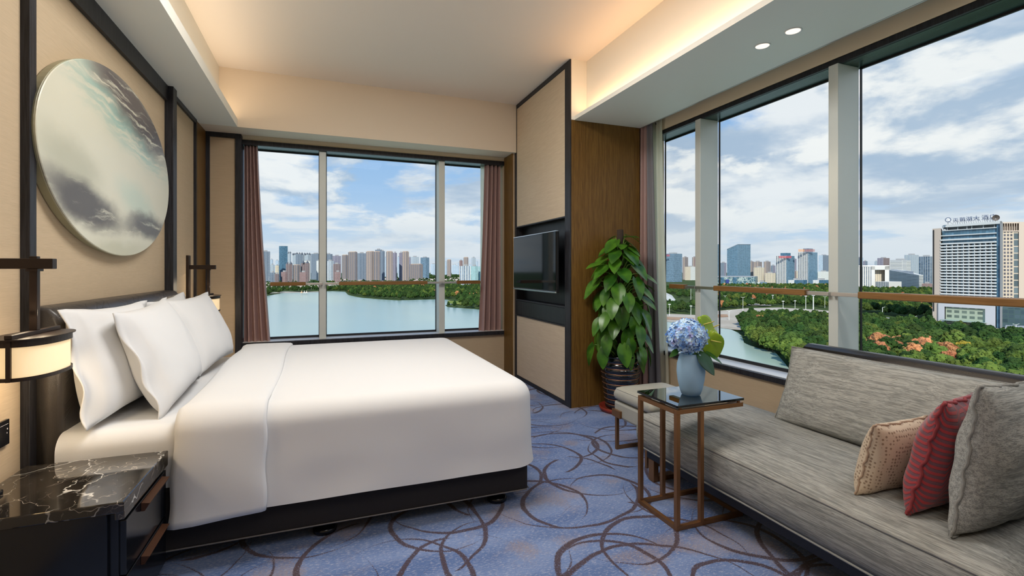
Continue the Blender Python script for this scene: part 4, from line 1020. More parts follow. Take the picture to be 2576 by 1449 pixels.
F = dict(
 tan=fac('shaded_tan_facade', (.27, .22, .20), (.08, .10, .14), 3.6, 3.1, .5, .5, wall2=(.16, .16, .19)),  # tan darkened in its colour to stand for walls in shade
 tanlit=fac('sunlit_tan_facade', (.38, .30, .25), (.10, .12, .16), 3.4, 3.1, .45, .5, wall2=(.20, .18, .20)),  # lit copy of the tan walls, sunlight put into the colour
 brown=fac('red_brown_facade', (.17, .115, .115), (.08, .10, .14), 3.6, 3.2, .45, .5, wall2=(.24, .19, .19)),
 pink=fac('pinkish_brick_facade', (.25, .155, .15), (.15, .16, .19), 4.2, 3.4, .5, .45),
 grey=fac('blue_grey_facade', (.19, .23, .29), (.08, .12, .18), 3.4, 3.1, .5, .55, wall2=(.13, .17, .23)),
 pale=fac('pale_grey_facade', (.38, .43, .48), (.14, .20, .28), 3.6, 3.1, .45, .55, wall2=(.32, .38, .46)),
 white=fac('white_facade', (.66, .67, .66), (.20, .26, .32), 4.5, 3.4, .55, .45),
 teal=fac('dark_teal_glass', (.055, .13, .20), (.035, .095, .16), 3.0, 3.6, .86, .86, rough=.15),
 blueg=fac('blue_glass', (.16, .24, .32), (.07, .13, .20), 3.4, 3.6, .86, .72, rough=.12),
 haze=fac('haze_tinted_blue_facade', (.36, .45, .56), (.28, .37, .50), 5, 4, .5, .5),  # distance haze painted into the wall and window colours
 hazep=fac('haze_tinted_violet_facade', (.22, .21, .27), (.16, .17, .24), 4, 3.4, .5, .5, wall2=(.17, .165, .23)),  # violet tint: distance haze and shaded wings put into the colour
 stripe=fac('vertical_stripe_facade', (.72, .70, .66), (.05, .08, .13), 4.4, 3.3, .52, .86),
 stripeb=fac('grid_glass_facade', (.16, .25, .33), (.05, .12, .19), 3.4, 3.6, .72, .80, rough=.12),
 cream=fac('cream_facade', (.60, .53, .42), (.12, .13, .15), 5.2, 3.3, .45, .5),
 horiz=fac('white_band_facade', (.68, .68, .66), (.10, .13, .18), 30, 3.8, .98, .46),
 dark=fac('dark_mullion_glass', (.50, .54, .58), (.025, .06, .11), 5.5, 3.7, .86, .90, rough=.12),
 tealw=fac('teal_white_facade', (.34, .50, .52), (.14, .30, .36), 3.6, 3.3, .5, .6),
 bstripe=fac('blue_white_stripe_facade', (.62, .64, .66), (.06, .12, .20), 6.0, 3.3, .5, .9),
)
def prism(bm, pts, z0, z1, ztops=None):
    """vertical prism with uv in metres"""
    uv = bm.loops.layers.uv.verify(); n = len(pts)
    lo = [bm.verts.new((p[0], p[1], z0)) for p in pts]; hi = [bm.verts.new((p[0], p[1], (ztops[i] if ztops else z1))) for i, p in enumerate(pts)]
    for i in range(n):
        j = (i + 1) % n; f = bm.faces.new((lo[i], lo[j], hi[j], hi[i])); L = math.hypot(pts[j][0] - pts[i][0], pts[j][1] - pts[i][1])
        for lp, (a, b_) in zip(f.loops, ((0, z0), (L, z0), (L, hi[j].co.z), (0, hi[i].co.z))): lp[uv].uv = (a, b_ - z0)
    bm.faces.new(hi); bm.faces.new(lo[::-1])
def footprint(px0, pxm, px1, D, k=.8):
    wl = (pxm - px0) / FPX * D; wr = (px1 - pxm) / FPX * D
    A = at(px0, D + wl * k); B = at(pxm, D); C_ = at(px1, D + wr * k); Dp = A + C_ - B
    # nothing thinner than 12 m
    if (Dp - B).length < 12:
        back = Vector((SY, CY, 0)) * 14; Dp = Dp + back; A = A + back * .0
    return [A, B, C_, Dp]
G_SKY = {'l': 'skyline across the lake', 'r': 'city towers beyond the park'}
def tower(label, px0, px1, yt, D, f, g='l', pxm=None, k=.8, crown=None, notch=None, fr=None, cat='building'):
    """high-rise with the given extents; a crown block or stepped roof as parts"""
    pxm = pxm if pxm is not None else px0 + (px1 - px0) * .6
    P = footprint(px0, pxm, px1, D, k); c = sum(P, Vector()) / 4
    e = thing('tower_block' if cat == 'building' else 'low_building', label, 'building', (c.x, c.y, GZ), G_SKY[g])
    bm = bm_new(); zt = zof(yt, D); prism(bm, P, GZ, zt); 
    if fr:   # second face finished differently, its shade painted on tan and striped towers: face 0 (left) keeps f, face 1 (right) gets fr
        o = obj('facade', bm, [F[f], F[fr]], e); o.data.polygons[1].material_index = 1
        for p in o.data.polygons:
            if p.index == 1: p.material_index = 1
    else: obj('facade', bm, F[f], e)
    roof = M_roof
    if crown:
        for (a, b_, yc, m) in crown:
            Q = [c + (p - c) * a + (P[2] - P[0]) * b_ for p in P]; bm = bm_new(); prism(bm, Q, zt, zof(yc, D)); obj('roof_block', bm, m if not isinstance(m, str) else F[m], e)
    else:
        Q = [c + (p - c) * .45 for p in P]; bm = bm_new(); prism(bm, Q, zt, zt + 4.5); obj('roof_block', bm, roof, e)
    return e
M_roof = mat('roof_grey', (.30, .31, .33), .8); M_rooflit = mat('sunlit_roof_tan', (.46, .35, .28), .8); M_spire = mat('dark_spire', (.10, .12, .16), .7); M_redsign = mat('red_sign_panel', (.55, .03, .05), .5)  # the lit roof has its sunlight painted into the tan
def spires(e, px0, px1, D, yt, n):
    for i in range(n):
        p = at(px0 + (px1 - px0) * (i + .5) / n, D + 6); z = zof(yt, D); bm = bm_new(); lathe(bm, [(4.2, z), (4.2, z + 2), (.3, z + 9)], p.x, p.y, 4)
        q = obj('roof_spire', bm, M_spire, e)
S1, S2 = 1750, 2250
L = [
 ('dark grey slab tower right beside the left mauve curtain', 655, 679.6, 632.4, 1700, 'grey'),
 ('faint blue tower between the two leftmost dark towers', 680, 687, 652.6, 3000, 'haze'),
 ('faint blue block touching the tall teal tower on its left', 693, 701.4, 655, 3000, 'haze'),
 ('tallest dark teal glass tower left of the first mullion', 702, 723.8, 619, 1800, 'teal'),
 ('slim white-blue spired tower right of the tall teal tower', 724.5, 732.4, 637, 2300, 'pale'),
 ('pale ribbed tower left of the three-spired blue tower', 735.7, 745.6, 640.7, 2300, 'pale'),
 ('blue-grey tower with three roof spires, left of first mullion', 744, 763, 639, 2250, 'grey'),
 ('blue-grey spired tower second from the first mullion', 763.5, 782, 640, 2250, 'pale'),
 ('grey-green tower against the left side of the first mullion', 782.5, 806, 638, 2200, 'grey'),
 ('red-brown mid-rise in front of the slim spired tower', 719, 736, 664.5, 1600, 'brown'),
 ('grey-tan mid-rise below the pale ribbed tower', 737, 756, 667, 1600, 'tan'),
 ('brown mid-rise with arched top below the spired towers', 757, 779, 662, 1600, 'brown'),
 ('white block peeking over the brown mid-rise', 765, 780, 656.5, 1900, 'white'),
 ('white slab against the left side of the first mullion', 796, 806, 656, 1650, 'white'),
 ('pale low block at the foot of the dark slab tower', 680, 690.5, 666, 1900, 'pale'),
 ('cream low block just left of the tall teal tower', 692, 701.5, 668, 1900, 'cream'),
 ('small pinkish house block before the tall teal tower', 707, 724, 684, 1450, 'pink'),
 ('small pinkish house block before the brown arched mid-rise', 753.5, 773, 685, 1450, 'pink'),
 ('low dark grey block with white lines by the left curtain', 679.6, 691, 686, 1450, 'grey'),
 ('low brownish block left of the pinkish house block', 691, 702.5, 689, 1440, 'brown'),
 ('blue-grey tower just right of the first mullion', 815, 836.7, 639, 2200, 'grey'),
 ('violet-brown stepped towers behind the white teal block', 836.7, 858, 643.5, 2100, 'hazep'),
 ('white and teal slab just right of the first mullion', 821, 840.6, 656.5, 1650, 'bstripe'),
 ('red-brown mid-rise right of the white and teal slab', 838, 856.5, 664, 1600, 'brown'),
 ('small pinkish stepped block below the red-brown mid-rise', 842, 856.5, 684, 1450, 'pink'),
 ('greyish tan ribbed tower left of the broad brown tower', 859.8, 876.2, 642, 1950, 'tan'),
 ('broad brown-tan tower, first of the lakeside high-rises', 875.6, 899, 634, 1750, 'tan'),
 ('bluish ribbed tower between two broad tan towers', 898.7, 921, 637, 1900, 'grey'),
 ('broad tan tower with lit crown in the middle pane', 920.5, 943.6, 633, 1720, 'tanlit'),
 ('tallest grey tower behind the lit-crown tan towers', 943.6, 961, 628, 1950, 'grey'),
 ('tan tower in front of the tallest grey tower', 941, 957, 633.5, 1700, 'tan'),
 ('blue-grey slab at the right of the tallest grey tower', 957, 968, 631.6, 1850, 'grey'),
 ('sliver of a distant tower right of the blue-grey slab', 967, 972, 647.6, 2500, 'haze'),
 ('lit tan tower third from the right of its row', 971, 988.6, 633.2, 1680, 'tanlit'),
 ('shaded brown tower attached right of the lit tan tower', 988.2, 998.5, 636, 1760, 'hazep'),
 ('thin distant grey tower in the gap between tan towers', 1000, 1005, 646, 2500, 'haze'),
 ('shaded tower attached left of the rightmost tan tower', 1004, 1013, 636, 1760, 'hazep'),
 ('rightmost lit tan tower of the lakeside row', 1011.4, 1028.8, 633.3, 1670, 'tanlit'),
 ('violet-grey tower behind the rightmost lit tan tower', 1028, 1033.5, 647, 2400, 'hazep'),
 ('blue ribbed block with lighter middle near second mullion', 1033, 1054, 646, 2300, 'pale'),
 ('dark blue glass slab left of the second mullion', 1057.7, 1079.7, 647.8, 2200, 'blueg'),
 ('long grey-brown mid-rise below the blue ribbed block', 1029.6, 1064, 665, 2000, 'tan'),
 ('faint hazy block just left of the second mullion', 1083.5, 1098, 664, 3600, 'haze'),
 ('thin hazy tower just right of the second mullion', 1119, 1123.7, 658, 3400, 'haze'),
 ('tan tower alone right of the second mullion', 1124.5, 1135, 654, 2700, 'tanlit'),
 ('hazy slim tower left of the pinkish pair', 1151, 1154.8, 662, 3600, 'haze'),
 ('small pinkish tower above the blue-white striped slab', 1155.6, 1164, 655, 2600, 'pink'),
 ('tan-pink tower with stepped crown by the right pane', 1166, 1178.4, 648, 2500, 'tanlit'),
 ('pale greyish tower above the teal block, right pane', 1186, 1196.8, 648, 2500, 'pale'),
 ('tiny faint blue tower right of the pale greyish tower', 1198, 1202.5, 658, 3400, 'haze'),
 ('greenish tower beside the right mauve curtain', 1209, 1222, 648, 2500, 'tealw'),
 ('blue and white striped slab in the right pane', 1156.4, 1184, 669, 1250, 'bstripe'),
 ('teal and white block right of the striped slab', 1184.5, 1203, 670, 1400, 'tealw'),
 ('teal block touching the right mauve curtain', 1203.6, 1222, 670.5, 1420, 'tealw'),
]
for i, (lab, a, b_, y, D, f) in enumerate(L):
    cr = None
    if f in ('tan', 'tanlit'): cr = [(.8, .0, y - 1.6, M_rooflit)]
    if f == 'teal': cr = [(.96, 0, y - .5, M_roof)]
    e = tower(lab, a, b_, y, D, f, 'l', crown=cr, k=.7 if i % 3 else .35, pxm=a + (b_ - a) * (.35, .62, .8)[i % 3])
    if 'spire' in lab: spires(e, a, b_, D, y, 3 if 'three' in lab or 'second' in lab else 2)
# thin hazy row far behind
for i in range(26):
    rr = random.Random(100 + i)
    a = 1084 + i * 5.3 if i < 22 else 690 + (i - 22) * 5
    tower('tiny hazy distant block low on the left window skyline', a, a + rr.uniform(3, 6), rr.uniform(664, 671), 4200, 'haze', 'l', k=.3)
RB = [
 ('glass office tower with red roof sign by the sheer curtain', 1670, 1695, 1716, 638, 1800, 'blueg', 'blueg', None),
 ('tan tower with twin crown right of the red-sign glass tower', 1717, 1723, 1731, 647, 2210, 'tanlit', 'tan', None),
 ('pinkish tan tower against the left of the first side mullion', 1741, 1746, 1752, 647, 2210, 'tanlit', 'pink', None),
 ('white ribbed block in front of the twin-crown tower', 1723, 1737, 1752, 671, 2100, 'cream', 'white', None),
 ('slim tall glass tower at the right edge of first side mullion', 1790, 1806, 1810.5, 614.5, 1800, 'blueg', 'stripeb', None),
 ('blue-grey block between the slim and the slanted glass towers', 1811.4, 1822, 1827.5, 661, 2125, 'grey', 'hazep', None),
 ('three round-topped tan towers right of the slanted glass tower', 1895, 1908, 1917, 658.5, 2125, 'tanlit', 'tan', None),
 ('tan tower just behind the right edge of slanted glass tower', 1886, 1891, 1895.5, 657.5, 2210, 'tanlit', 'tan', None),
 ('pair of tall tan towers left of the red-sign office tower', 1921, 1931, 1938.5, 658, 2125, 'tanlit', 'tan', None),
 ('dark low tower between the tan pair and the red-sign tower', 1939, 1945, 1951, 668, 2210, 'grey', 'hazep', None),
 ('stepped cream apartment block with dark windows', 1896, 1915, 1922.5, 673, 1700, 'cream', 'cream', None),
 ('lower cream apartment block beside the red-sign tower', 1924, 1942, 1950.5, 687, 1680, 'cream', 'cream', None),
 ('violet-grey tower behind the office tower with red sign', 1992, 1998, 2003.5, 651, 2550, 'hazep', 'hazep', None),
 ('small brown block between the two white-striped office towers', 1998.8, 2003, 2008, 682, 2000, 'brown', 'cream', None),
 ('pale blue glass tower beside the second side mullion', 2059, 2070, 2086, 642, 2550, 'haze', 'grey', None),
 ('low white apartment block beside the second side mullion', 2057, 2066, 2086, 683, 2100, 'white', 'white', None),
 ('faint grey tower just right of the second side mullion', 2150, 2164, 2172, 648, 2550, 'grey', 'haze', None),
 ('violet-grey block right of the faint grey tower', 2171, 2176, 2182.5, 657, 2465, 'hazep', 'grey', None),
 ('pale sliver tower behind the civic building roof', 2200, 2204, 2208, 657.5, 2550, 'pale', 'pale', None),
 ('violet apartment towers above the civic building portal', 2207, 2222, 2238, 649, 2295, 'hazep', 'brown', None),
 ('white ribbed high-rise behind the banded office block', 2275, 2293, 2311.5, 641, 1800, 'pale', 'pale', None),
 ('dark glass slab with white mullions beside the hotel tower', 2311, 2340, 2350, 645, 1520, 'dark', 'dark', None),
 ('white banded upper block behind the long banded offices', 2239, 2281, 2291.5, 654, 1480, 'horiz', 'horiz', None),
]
rsign = {}
for (lab, a, m_, b_, y, D, f, f2, cr) in RB:
    rsign[lab[:12]] = tower(lab, a, b_, y, D, f, 'r', pxm=m_, fr=f2, crown=cr, k=.6)
# two white-striped office towers, right faces painted dark blue for shade
t1 = tower('white-striped office tower with red roof sign, lower of two', 1952, 1998.7, 643.5, 1350, 'stripe', 'r', pxm=1978, fr='stripeb', k=.8, crown=[(.55, .02, 636, 'teal')])
t2 = tower('white-striped office tower with orange roof sign, taller of two', 2007, 2056.4, 634.5, 1330, 'stripe', 'r', pxm=2032.5, fr='stripeb', k=.8, crown=[(.5, .02, 624.5, 'grey')])
M_orange = mat('orange_sign', (.75, .33, .10), .5)
def facing(px, D, z, ang=0.0):
    p = at(px, D); d = -Vector((p.x, p.y, 0)).normalized(); X = Vector((-d.y, d.x, 0)) ; X.rotate(Matrix.Rotation(ang, 3, 'Z')); Zv = X.cross(Vector((0, 0, 1)))
    m = Matrix((X, (0, 0, 1), Zv)).transposed().to_4x4(); m.translation = Vector((p.x, p.y, z)); return m
def blocky_sign(e, px0, px1, D, py0, py1, m, n, seed):
    """row of roof characters too far away to read: strokes of each character as one mesh"""
    rr = random.Random(seed)
    for i in range(n):
        bm = bm_new(); w_ = (px1 - px0) / n / FPX * D * .8; h = (py1 - py0) / FPX * D
        for k in range(3): zz = h * (k + .3) / 3; box(bm, -w_ / 2, w_ / 2, zz, zz + h * .14, -.4, .4)
        for k in range(2): xx = -w_ * .35 + w_ * .6 * k; box(bm, xx, xx + w_ * .16, 0, h, -.4, .4)
        bm.transform(facing(px0 + (px1 - px0) * (i + .5) / n, D, zof(py1, D))); obj('roof_character', bm, m, e)
blocky_sign(t1, 1959, 1991, 1345, 643.5, 649.5, M_redsign, 8, 1)
blocky_sign(t2, 2008, 2024, 1325, 627, 633.5, M_orange, 4, 2); blocky_sign(t2, 2025, 2050, 1325, 627, 633.5, mat('faded_red_sign', (.42, .15, .13), .6), 5, 3)
blocky_sign(rsign['glass office'], 1672, 1685, 1790, 640, 645, M_redsign, 3, 4)
# slanted-top glass tower
P = footprint(1829, 1856, 1888, 1530, .8); c = sum(P, Vector()) / 4
e = thing('tower_block', 'dark glass tower with slanted roofline in the side window', 'building', (c.x, c.y, GZ), G_SKY['r'])
bm = bm_new(); prism(bm, P, GZ, 0, [zof(627, 1555), zof(614.8, 1530), zof(615, 1560), zof(622, 1580)]); obj('facade', bm, F['stripeb'], e)
bm = bm_new(); A, B = P[0], P[1]; tube(bm, [(A.x, A.y, zof(626.6, 1555)), (B.x, B.y, zof(614.4, 1530)), (P[2].x, P[2].y, zof(614.6, 1560))], 1.3, 6); obj('roof_edge', bm, F['pale'], e)
# lattice mall
M_mall = mat('lattice_facade', (.10, .20, .24), .35); _t, _b = base_of(M_mall); _u, _v, _ = _t.sep(_t.node('ShaderNodeUVMap').outputs[0])
_vo = _t.node('ShaderNodeTexVoronoi', feature='DISTANCE_TO_EDGE'); _t.put(_vo.inputs['Vector'], _t.comb(_t.m('DIVIDE', _t.m('ADD', _u, _v), 11.0), _t.m('DIVIDE', _t.m('SUBTRACT', _u, _v), 11.0))); _vo.inputs['Scale'].default_value = 1.0
_t.l.new(_t.mix(_t.ramp(_vo.outputs['Distance'], .05, .10, 1, 0), (.06, .13, .17), (.34, .42, .42)), _b.inputs['Base Color'])
P = [at(1795, 1480), at(1800, 1310), at(1900, 1310), at(1906, 1380), at(1880, 1500)]; c = sum(P, Vector()) / 5
e = thing('low_building', 'wide shopping hall with teal lattice facade below glass towers', 'building', (c.x, c.y, GZ), G_SKY['r'])
bm = bm_new(); prism(bm, P, GZ, zof(697, 1310)); obj('facade', bm, M_mall, e)
bm = bm_new(); prism(bm, [p + (c - p) * .02 for p in P], zof(697, 1310), zof(695.8, 1310)); obj('roof', bm, M_roof, e)
for (a, b_) in ((1813, 1821), (1844, 1853)): 
    bm = bm_new(); prism(bm, [at(a, 1308.5), at(b_, 1308.5), at(b_, 1312), at(a, 1312)], GZ, zof(697.5, 1310)); obj('glass_bay', bm, F['teal'], e)
bm = bm_new(); prism(bm, [at(1826, 1307), at(1834, 1307), at(1834, 1309), at(1826, 1309)], zof(712, 1310), zof(703, 1310)); obj('banner', bm, mat('navy_banner', (.02, .04, .22), .6), e)
for (lab, a, m_, b_, y, D, f, f2) in (
 ('low white and dark glass block before the red-sign tower', 1983, 1998, 2030, 704.5, 1290, 'white', 'teal'),
 ('low white and glass block beside the second side mullion', 2045, 2060, 2086, 704.5, 1290, 'white', 'teal'),
 ('small white wedge-roofed pavilion left of the office towers', 1905, 1911, 1929, 710, 1290, 'white', 'blueg'),
 ('small pinkish building with red banner left of hotel tower', 2319, 2336, 2345, 713.5, 1200, 'pink', 'pink')):
    tower(lab, a, b_, y, D, f, 'r', pxm=m_, fr=f2, cat='low', k=.6)
# civic building with portal
M_civ = mat('white_stone_civic', (.60, .60, .60), .7)
e = thing('civic_building', 'white civic building with deep square portal', 'building', at(2195, 1230, GZ), G_SKY['r'])
D = 1220
bm = bm_new(); prism(bm, [at(2150, D), at(2192, D - 20), at(2200, D + 40), at(2150, D + 60)], GZ, zof(671, D)); obj('left_wing', bm, F['stripe'], e)
bm = bm_new(); 
for (a, b_, z0, z1) in ((2192, 2201, GZ, zof(670, D)), (2226, 2237, GZ, zof(670, D)), (2192, 2237, zof(678.5, D), zof(669.5, D))):
    prism(bm, [at(a, D - 20), at(b_, D - 20), at(b_, D + 30), at(a, D + 30)], z0, z1)
obj('portal_frame', bm, M_civ, e)
bm = bm_new(); prism(bm, [at(2200, D - 4), at(2227, D - 4), at(2227, D + 32), at(2200, D + 32)], GZ, zof(679, D)); obj('recessed_front', bm, F['cream'], e)
bm = bm_new(); prism(bm, [at(2150, D - 2), at(2237, D - 22), at(2237, D + 32), at(2150, D + 32)], zof(670, D), zof(667.5, D)); obj('roof_parapet', bm, M_civ, e)
e = thing('low_building', 'low white windowless hall in front of the civic portal', 'building', at(2235, 1160, GZ), G_SKY['r'])
bm = bm_new(); prism(bm, [at(2202, 1165), at(2236, 1130), at(2268, 1165), at(2235, 1195)], GZ, zof(709, 1140)); o = obj('facade', bm, [F['stripe'], M_civ], e); o.data.polygons[1].material_index = 1
# long banded office
e = thing('office_block', 'long white banded office block left of the hotel tower', 'building', at(2280, 1300, GZ), G_SKY['r'])
bm = bm_new(); prism(bm, [at(2236, 1400), at(2312, 1220), at(2323, 1250), at(2260, 1470)], GZ, 0, [zof(679, 1400), zof(692, 1220), zof(692, 1250), zof(679, 1470)]); obj('facade', bm, F['horiz'], e)
bm = bm_new(); prism(bm, [at(2240, 1410), at(2298, 1270), at(2300, 1300), at(2255, 1460)], GZ, 0, [zof(678, 1410), zof(683, 1270), zof(683, 1300), zof(678, 1460)]); obj('upper_step', bm, F['horiz'], e)

# ---- hotel tower with roof characters
ht = thing('hotel_tower', 'big white-banded hotel tower with roof lettering at the right', 'building', at(2436, 405, GZ))
M_beigest = mat('beige_stone', (.56, .47, .41), .7, bump=(1.2, .1)); M_band = mat('white_spandrel', (.66, .68, .70), .5); M_bandm = mat('white_divider', (.66, .68, .70), .5)
DL, DR = 420.0, 386.0; xa, xb = 2368.0, 2506.0
def htp(px, off=0.0):                     # point on the tower front, off metres behind it
    t = (px - xa) / (xb - xa); A = at(xa, DL); B = at(xb, DR)
    # intersection of the view direction with the front line
    dv = dirp(px, 678); n = Vector((B.y - A.y, -(B.x - A.x))); k = (A.x * n.x + A.y * n.y) / (dv[0] * n.x + dv[1] * n.y)
    q = Vector((dv[0] * k, dv[1] * k, 0)); nn = Vector((n.x, n.y, 0)).normalized(); nn = -nn if nn.dot(q) < 0 else nn
    return q + (nn * off if off < 3 else nn * 1.5 + dvn(q) * (off - 1.5))
def dvn(q): return Vector((q.x, q.y, 0)).normalized()
def hz(py, px=2436): q = htp(px); D = q.x * SY + q.y * CY; return HC + (678 - py) / FPX * D
def hbox(bm, p0, p1, o0, o1, z0, z1): prism(bm, [htp(p0, o0), htp(p1, o0), htp(p1, o1), htp(p0, o1)], z0, z1)
ztop = hz(562)
M_htglass = fac('hotel_window_glass', (.05, .09, .13), (.05, .12, .18), 2.1, 3.2, .9, .9, rough=.12)
bm = bm_new(); hbox(bm, 2368, 2506, 1.2, 22, GZ + 20, hz(577)); obj('glass_core', bm, M_htglass, ht)
bm = bm_new(); hbox(bm, 2346.5, 2368, -.5, 24, GZ, hz(569.5)); obj('stone_side_slab', bm, M_beigest, ht)
bm = bm_new(); hbox(bm, 2348.5, 2351, -.8, -.4, GZ + 10, hz(573)); obj('dark_groove', bm, M_gasket, ht)
bm = bm_new(); hbox(bm, 2506, 2516.5, .5, 20, GZ, hz(567)); obj('blue_glass_side', bm, F['teal'], ht)
bm = bm_new(); hbox(bm, 2516.5, 2520.5, -.5, 22, GZ, ztop); obj('grey_edge_slab', bm, M_roof, ht)
bm = bm_new(); hbox(bm, 2371, 2520, -.5, 22, ztop - 2.0, ztop); obj('roof_frame', bm, M_band, ht)
for a in (2371, 2380, 2407, 2430, 2442, 2471, 2499): 
    bm = bm_new(); hbox(bm, a, a + 1.4, 1, 4, hz(577), ztop - 2); obj('roof_column', bm, M_band, ht)
bm = bm_new(); hbox(bm, 2376, 2506, 6, 18, hz(577), hz(566)); obj('roof_plant_room', bm, M_roof, ht)
bm = bm_new(); hbox(bm, 2376, 2507, .2, 20, hz(577.5), hz(575.5)); obj('white_band', bm, M_band, ht)
bm = bm_new(); hbox(bm, 2367, 2506, -.3, 2, hz(591), hz(588.6)); obj('white_band', bm, M_band, ht)
# floors
ys = [599.5, 609.5, 617.5 ] + [625.3 + 7.62 * i for i in range(19)]
for i, yy in enumerate(ys):
    bm = bm_new(); z = hz(yy); hbox(bm, 2367, 2506, -.9, 1.6, z - 1.15, z + .1)
    obj('floor_band', bm, M_band, ht)
bm = bm_new()
for i, yy in enumerate(ys[1:-1]):
    z1 = hz(yy) - 1.1; z0 = hz(ys[i + 2])
    for j in range(9): a = 2381.5 + j * 14.1; hbox(bm, a, a + 1.0, -.6, 1.5, z0, z1)
o = obj('window_divider', bm, M_bandm, ht); o['kind'] = 'stuff'
bm = bm_new()
for i, yy in enumerate(ys[1:-1]):
    z1 = hz(yy) - 1.1; z0 = hz(ys[i + 2])
    for j in range(10): a = 2368 + j * 14.1; hbox(bm, a, min(a + 4.4, 2505), -.1, 1.35, z0, z1)
o = obj('dark_opening', bm, M_gasket, ht); o['kind'] = 'stuff'
# podium
zp = hz(765); M_pod = mat('pale_lilac_stone', (.56, .57, .62), .6)
bm = bm_new(); hbox(bm, 2363, 2379, -1.6, 30, GZ, zp); hbox(bm, 2481, 2507, -1.6, 30, GZ, zp); hbox(bm, 2379, 2481, -1.6, 30, hz(774.5), zp); hbox(bm, 2379, 2481, .4, 30, GZ, hz(774.5)); obj('podium', bm, M_pod, ht)
M_podwin = fac('podium_windows', (.40, .46, .36), (.09, .12, .10), 5.2, 4.1, .66, .55)
bm = bm_new(); hbox(bm, 2379.2, 2480.8, -.2, .38, GZ + .6, hz(774.8)); obj('podium_window_wall', bm, M_podwin, ht)
bm = bm_new(); hbox(bm, 2380, 2486, -9, -.2, hz(808.5), hz(807.0)); obj('entrance_canopy', bm, mat('canopy_glass', (.30, .40, .37), .3), ht)
# roof lettering on its frame
M_letter = mat('blue_steel_letters', (.045, .075, .17), .4)
chars = [('天', 2404, 3.7), ('鹅', 2421, 3.9), ('湖', 2438, 4.1), ('大', 2456, 4.3), ('酒', 2478, 4.5), ('店', 2498, 4.5)]
for ch_, px, h in chars:
    q = htp(px, 2); D = q.x * SY + q.y * CY; m4 = facing(px, D, ztop + 2.3, .12)
    text('roof_letter', ch_, h, M_letter, m4, ht, ext=.25, align='CENTER')
    bm = bm_new()
    for dx_ in (-2.2, 0, 2.2): tube(bm, [m4 @ Vector((dx_ * .6, -2.4, -.5)), m4 @ Vector((dx_ * .6, h * .5, -.5))], .12, 4); tube(bm, [m4 @ Vector((dx_ * .6, h * .45, -.5)), m4 @ Vector((dx_ * .6 + 2.2, -2.4, -4.0))], .10, 4)
    obj('letter_frame', bm, M_roof, ht)
m4 = facing(2385, 413, ztop + 4.0, .12) @ Matrix.Scale(.62, 4)
bm = bm_new(); 
ringp = [(2.9 * math.cos(a * PI / 10), 2.9 * math.sin(a * PI / 10), 0) for a in range(21)]; tube(bm, ringp, .38, 6, cap=False); bm.transform(m4); lg = obj('round_emblem', bm, M_letter, ht)
bm = bm_new(); tube(bm, [(-.9, -2.1, .1), (.6, -1.5, .1), (1.2, -.5, .1), (.2, .2, .1), (-.9, .6, .1), (-.9, 1.5, .1), (.2, 2.0, .1), (1.1, 1.5, .1)], [.5, .75, .7, .6, .6, .5, .4, .2], 8); bm.transform(m4); obj('swan_curve', bm, mat('white_emblem', (.8, .82, .86), .5), lg)
bm = bm_new(); tube(bm, [m4 @ Vector((0, -6.2, -.4)), m4 @ Vector((0, -2.4, -.4))], .3, 5); tube(bm, [m4 @ Vector((0, -1.5, -.5)), m4 @ Vector((5.6, -6.2, -3))], .15, 4); obj('letter_frame', bm, M_roof, ht)
m4 = facing(2505, 386, ztop + 2.9, .3) @ Matrix.Scale(.78, 4)
bm = bm_new(); lathe(bm, [(.2, -.5), (1.6, -.3), (2.8, .35), (2.95, .5)], 0, 0, 24, cap=False); bm.transform(m4 @ Matrix.Rotation(.15, 4, 'X')); dsh = obj('satellite_dish', bm, mat('dish_brown', (.10, .08, .075), .6), ht, smooth=True, solid=.08)
bm = bm_new(); tube(bm, [m4 @ Vector((0, 0, -.5)), m4 @ Vector((0, -4.4, -.8))], .2, 5); obj('dish_mast', bm, M_roof, ht)
# beige neighbour tower and dark glass podium
F['beigegrid'] = fac('beige_grid_facade', (.58, .49, .40), (.07, .07, .09), 2.75, 3.15, .62, .62)
nt = thing('tower_block', 'beige tower with square window grid cut by the right picture edge', 'building', at(2560, 430, GZ), G_SKY['r'])
def nb(bm, a, b_, o0, o1, z0, z1): prism(bm, [at(a, 440 + o0 - (a - 2521) * .03), at(b_, 440 + o0 - (b_ - 2521) * .03), at(b_, 440 + o1 - (b_ - 2521) * .03), at(a, 440 + o1 - (a - 2521) * .03)], z0, z1)
zt2 = zof(556, 430)
bm = bm_new(); nb(bm, 2515, 2550, 0, 22, GZ, zof(578.5, 432)); obj('window_grid', bm, F['beigegrid'], nt)
bm = bm_new(); nb(bm, 2550, 2563, .2, 22, GZ, zof(578.5, 428)); obj('wide_window_column', bm, fac('wide_window_facade', (.58, .49, .40), (.08, .11, .13), 4.7, 6.1, .95, .86), nt)
bm = bm_new(); nb(bm, 2563, 2600, -.5, 22, GZ, zt2); obj('stone_edge', bm, M_beigest, nt)
bm = bm_new(); nb(bm, 2515, 2564, -.5, 22, zof(559.5, 430), zt2); nb(bm, 2515, 2564, 3, 22, zof(578.5, 432), zof(559.5, 430)); nb(bm, 2515, 2564, -.5, 1, zof(581, 432), zof(578.3, 432)); obj('top_frame', bm, M_beigest, nt)
for a in range(2521, 2564, 6): bm = bm_new(); nb(bm, a, a + 1.6, -.5, 1, zof(579, 432), zof(559, 430)); obj('top_fin', bm, M_beigest, nt)
e = thing('low_building', 'dark glass podium right of the hotel entrance', 'building', at(2555, 390, GZ), G_SKY['r'])
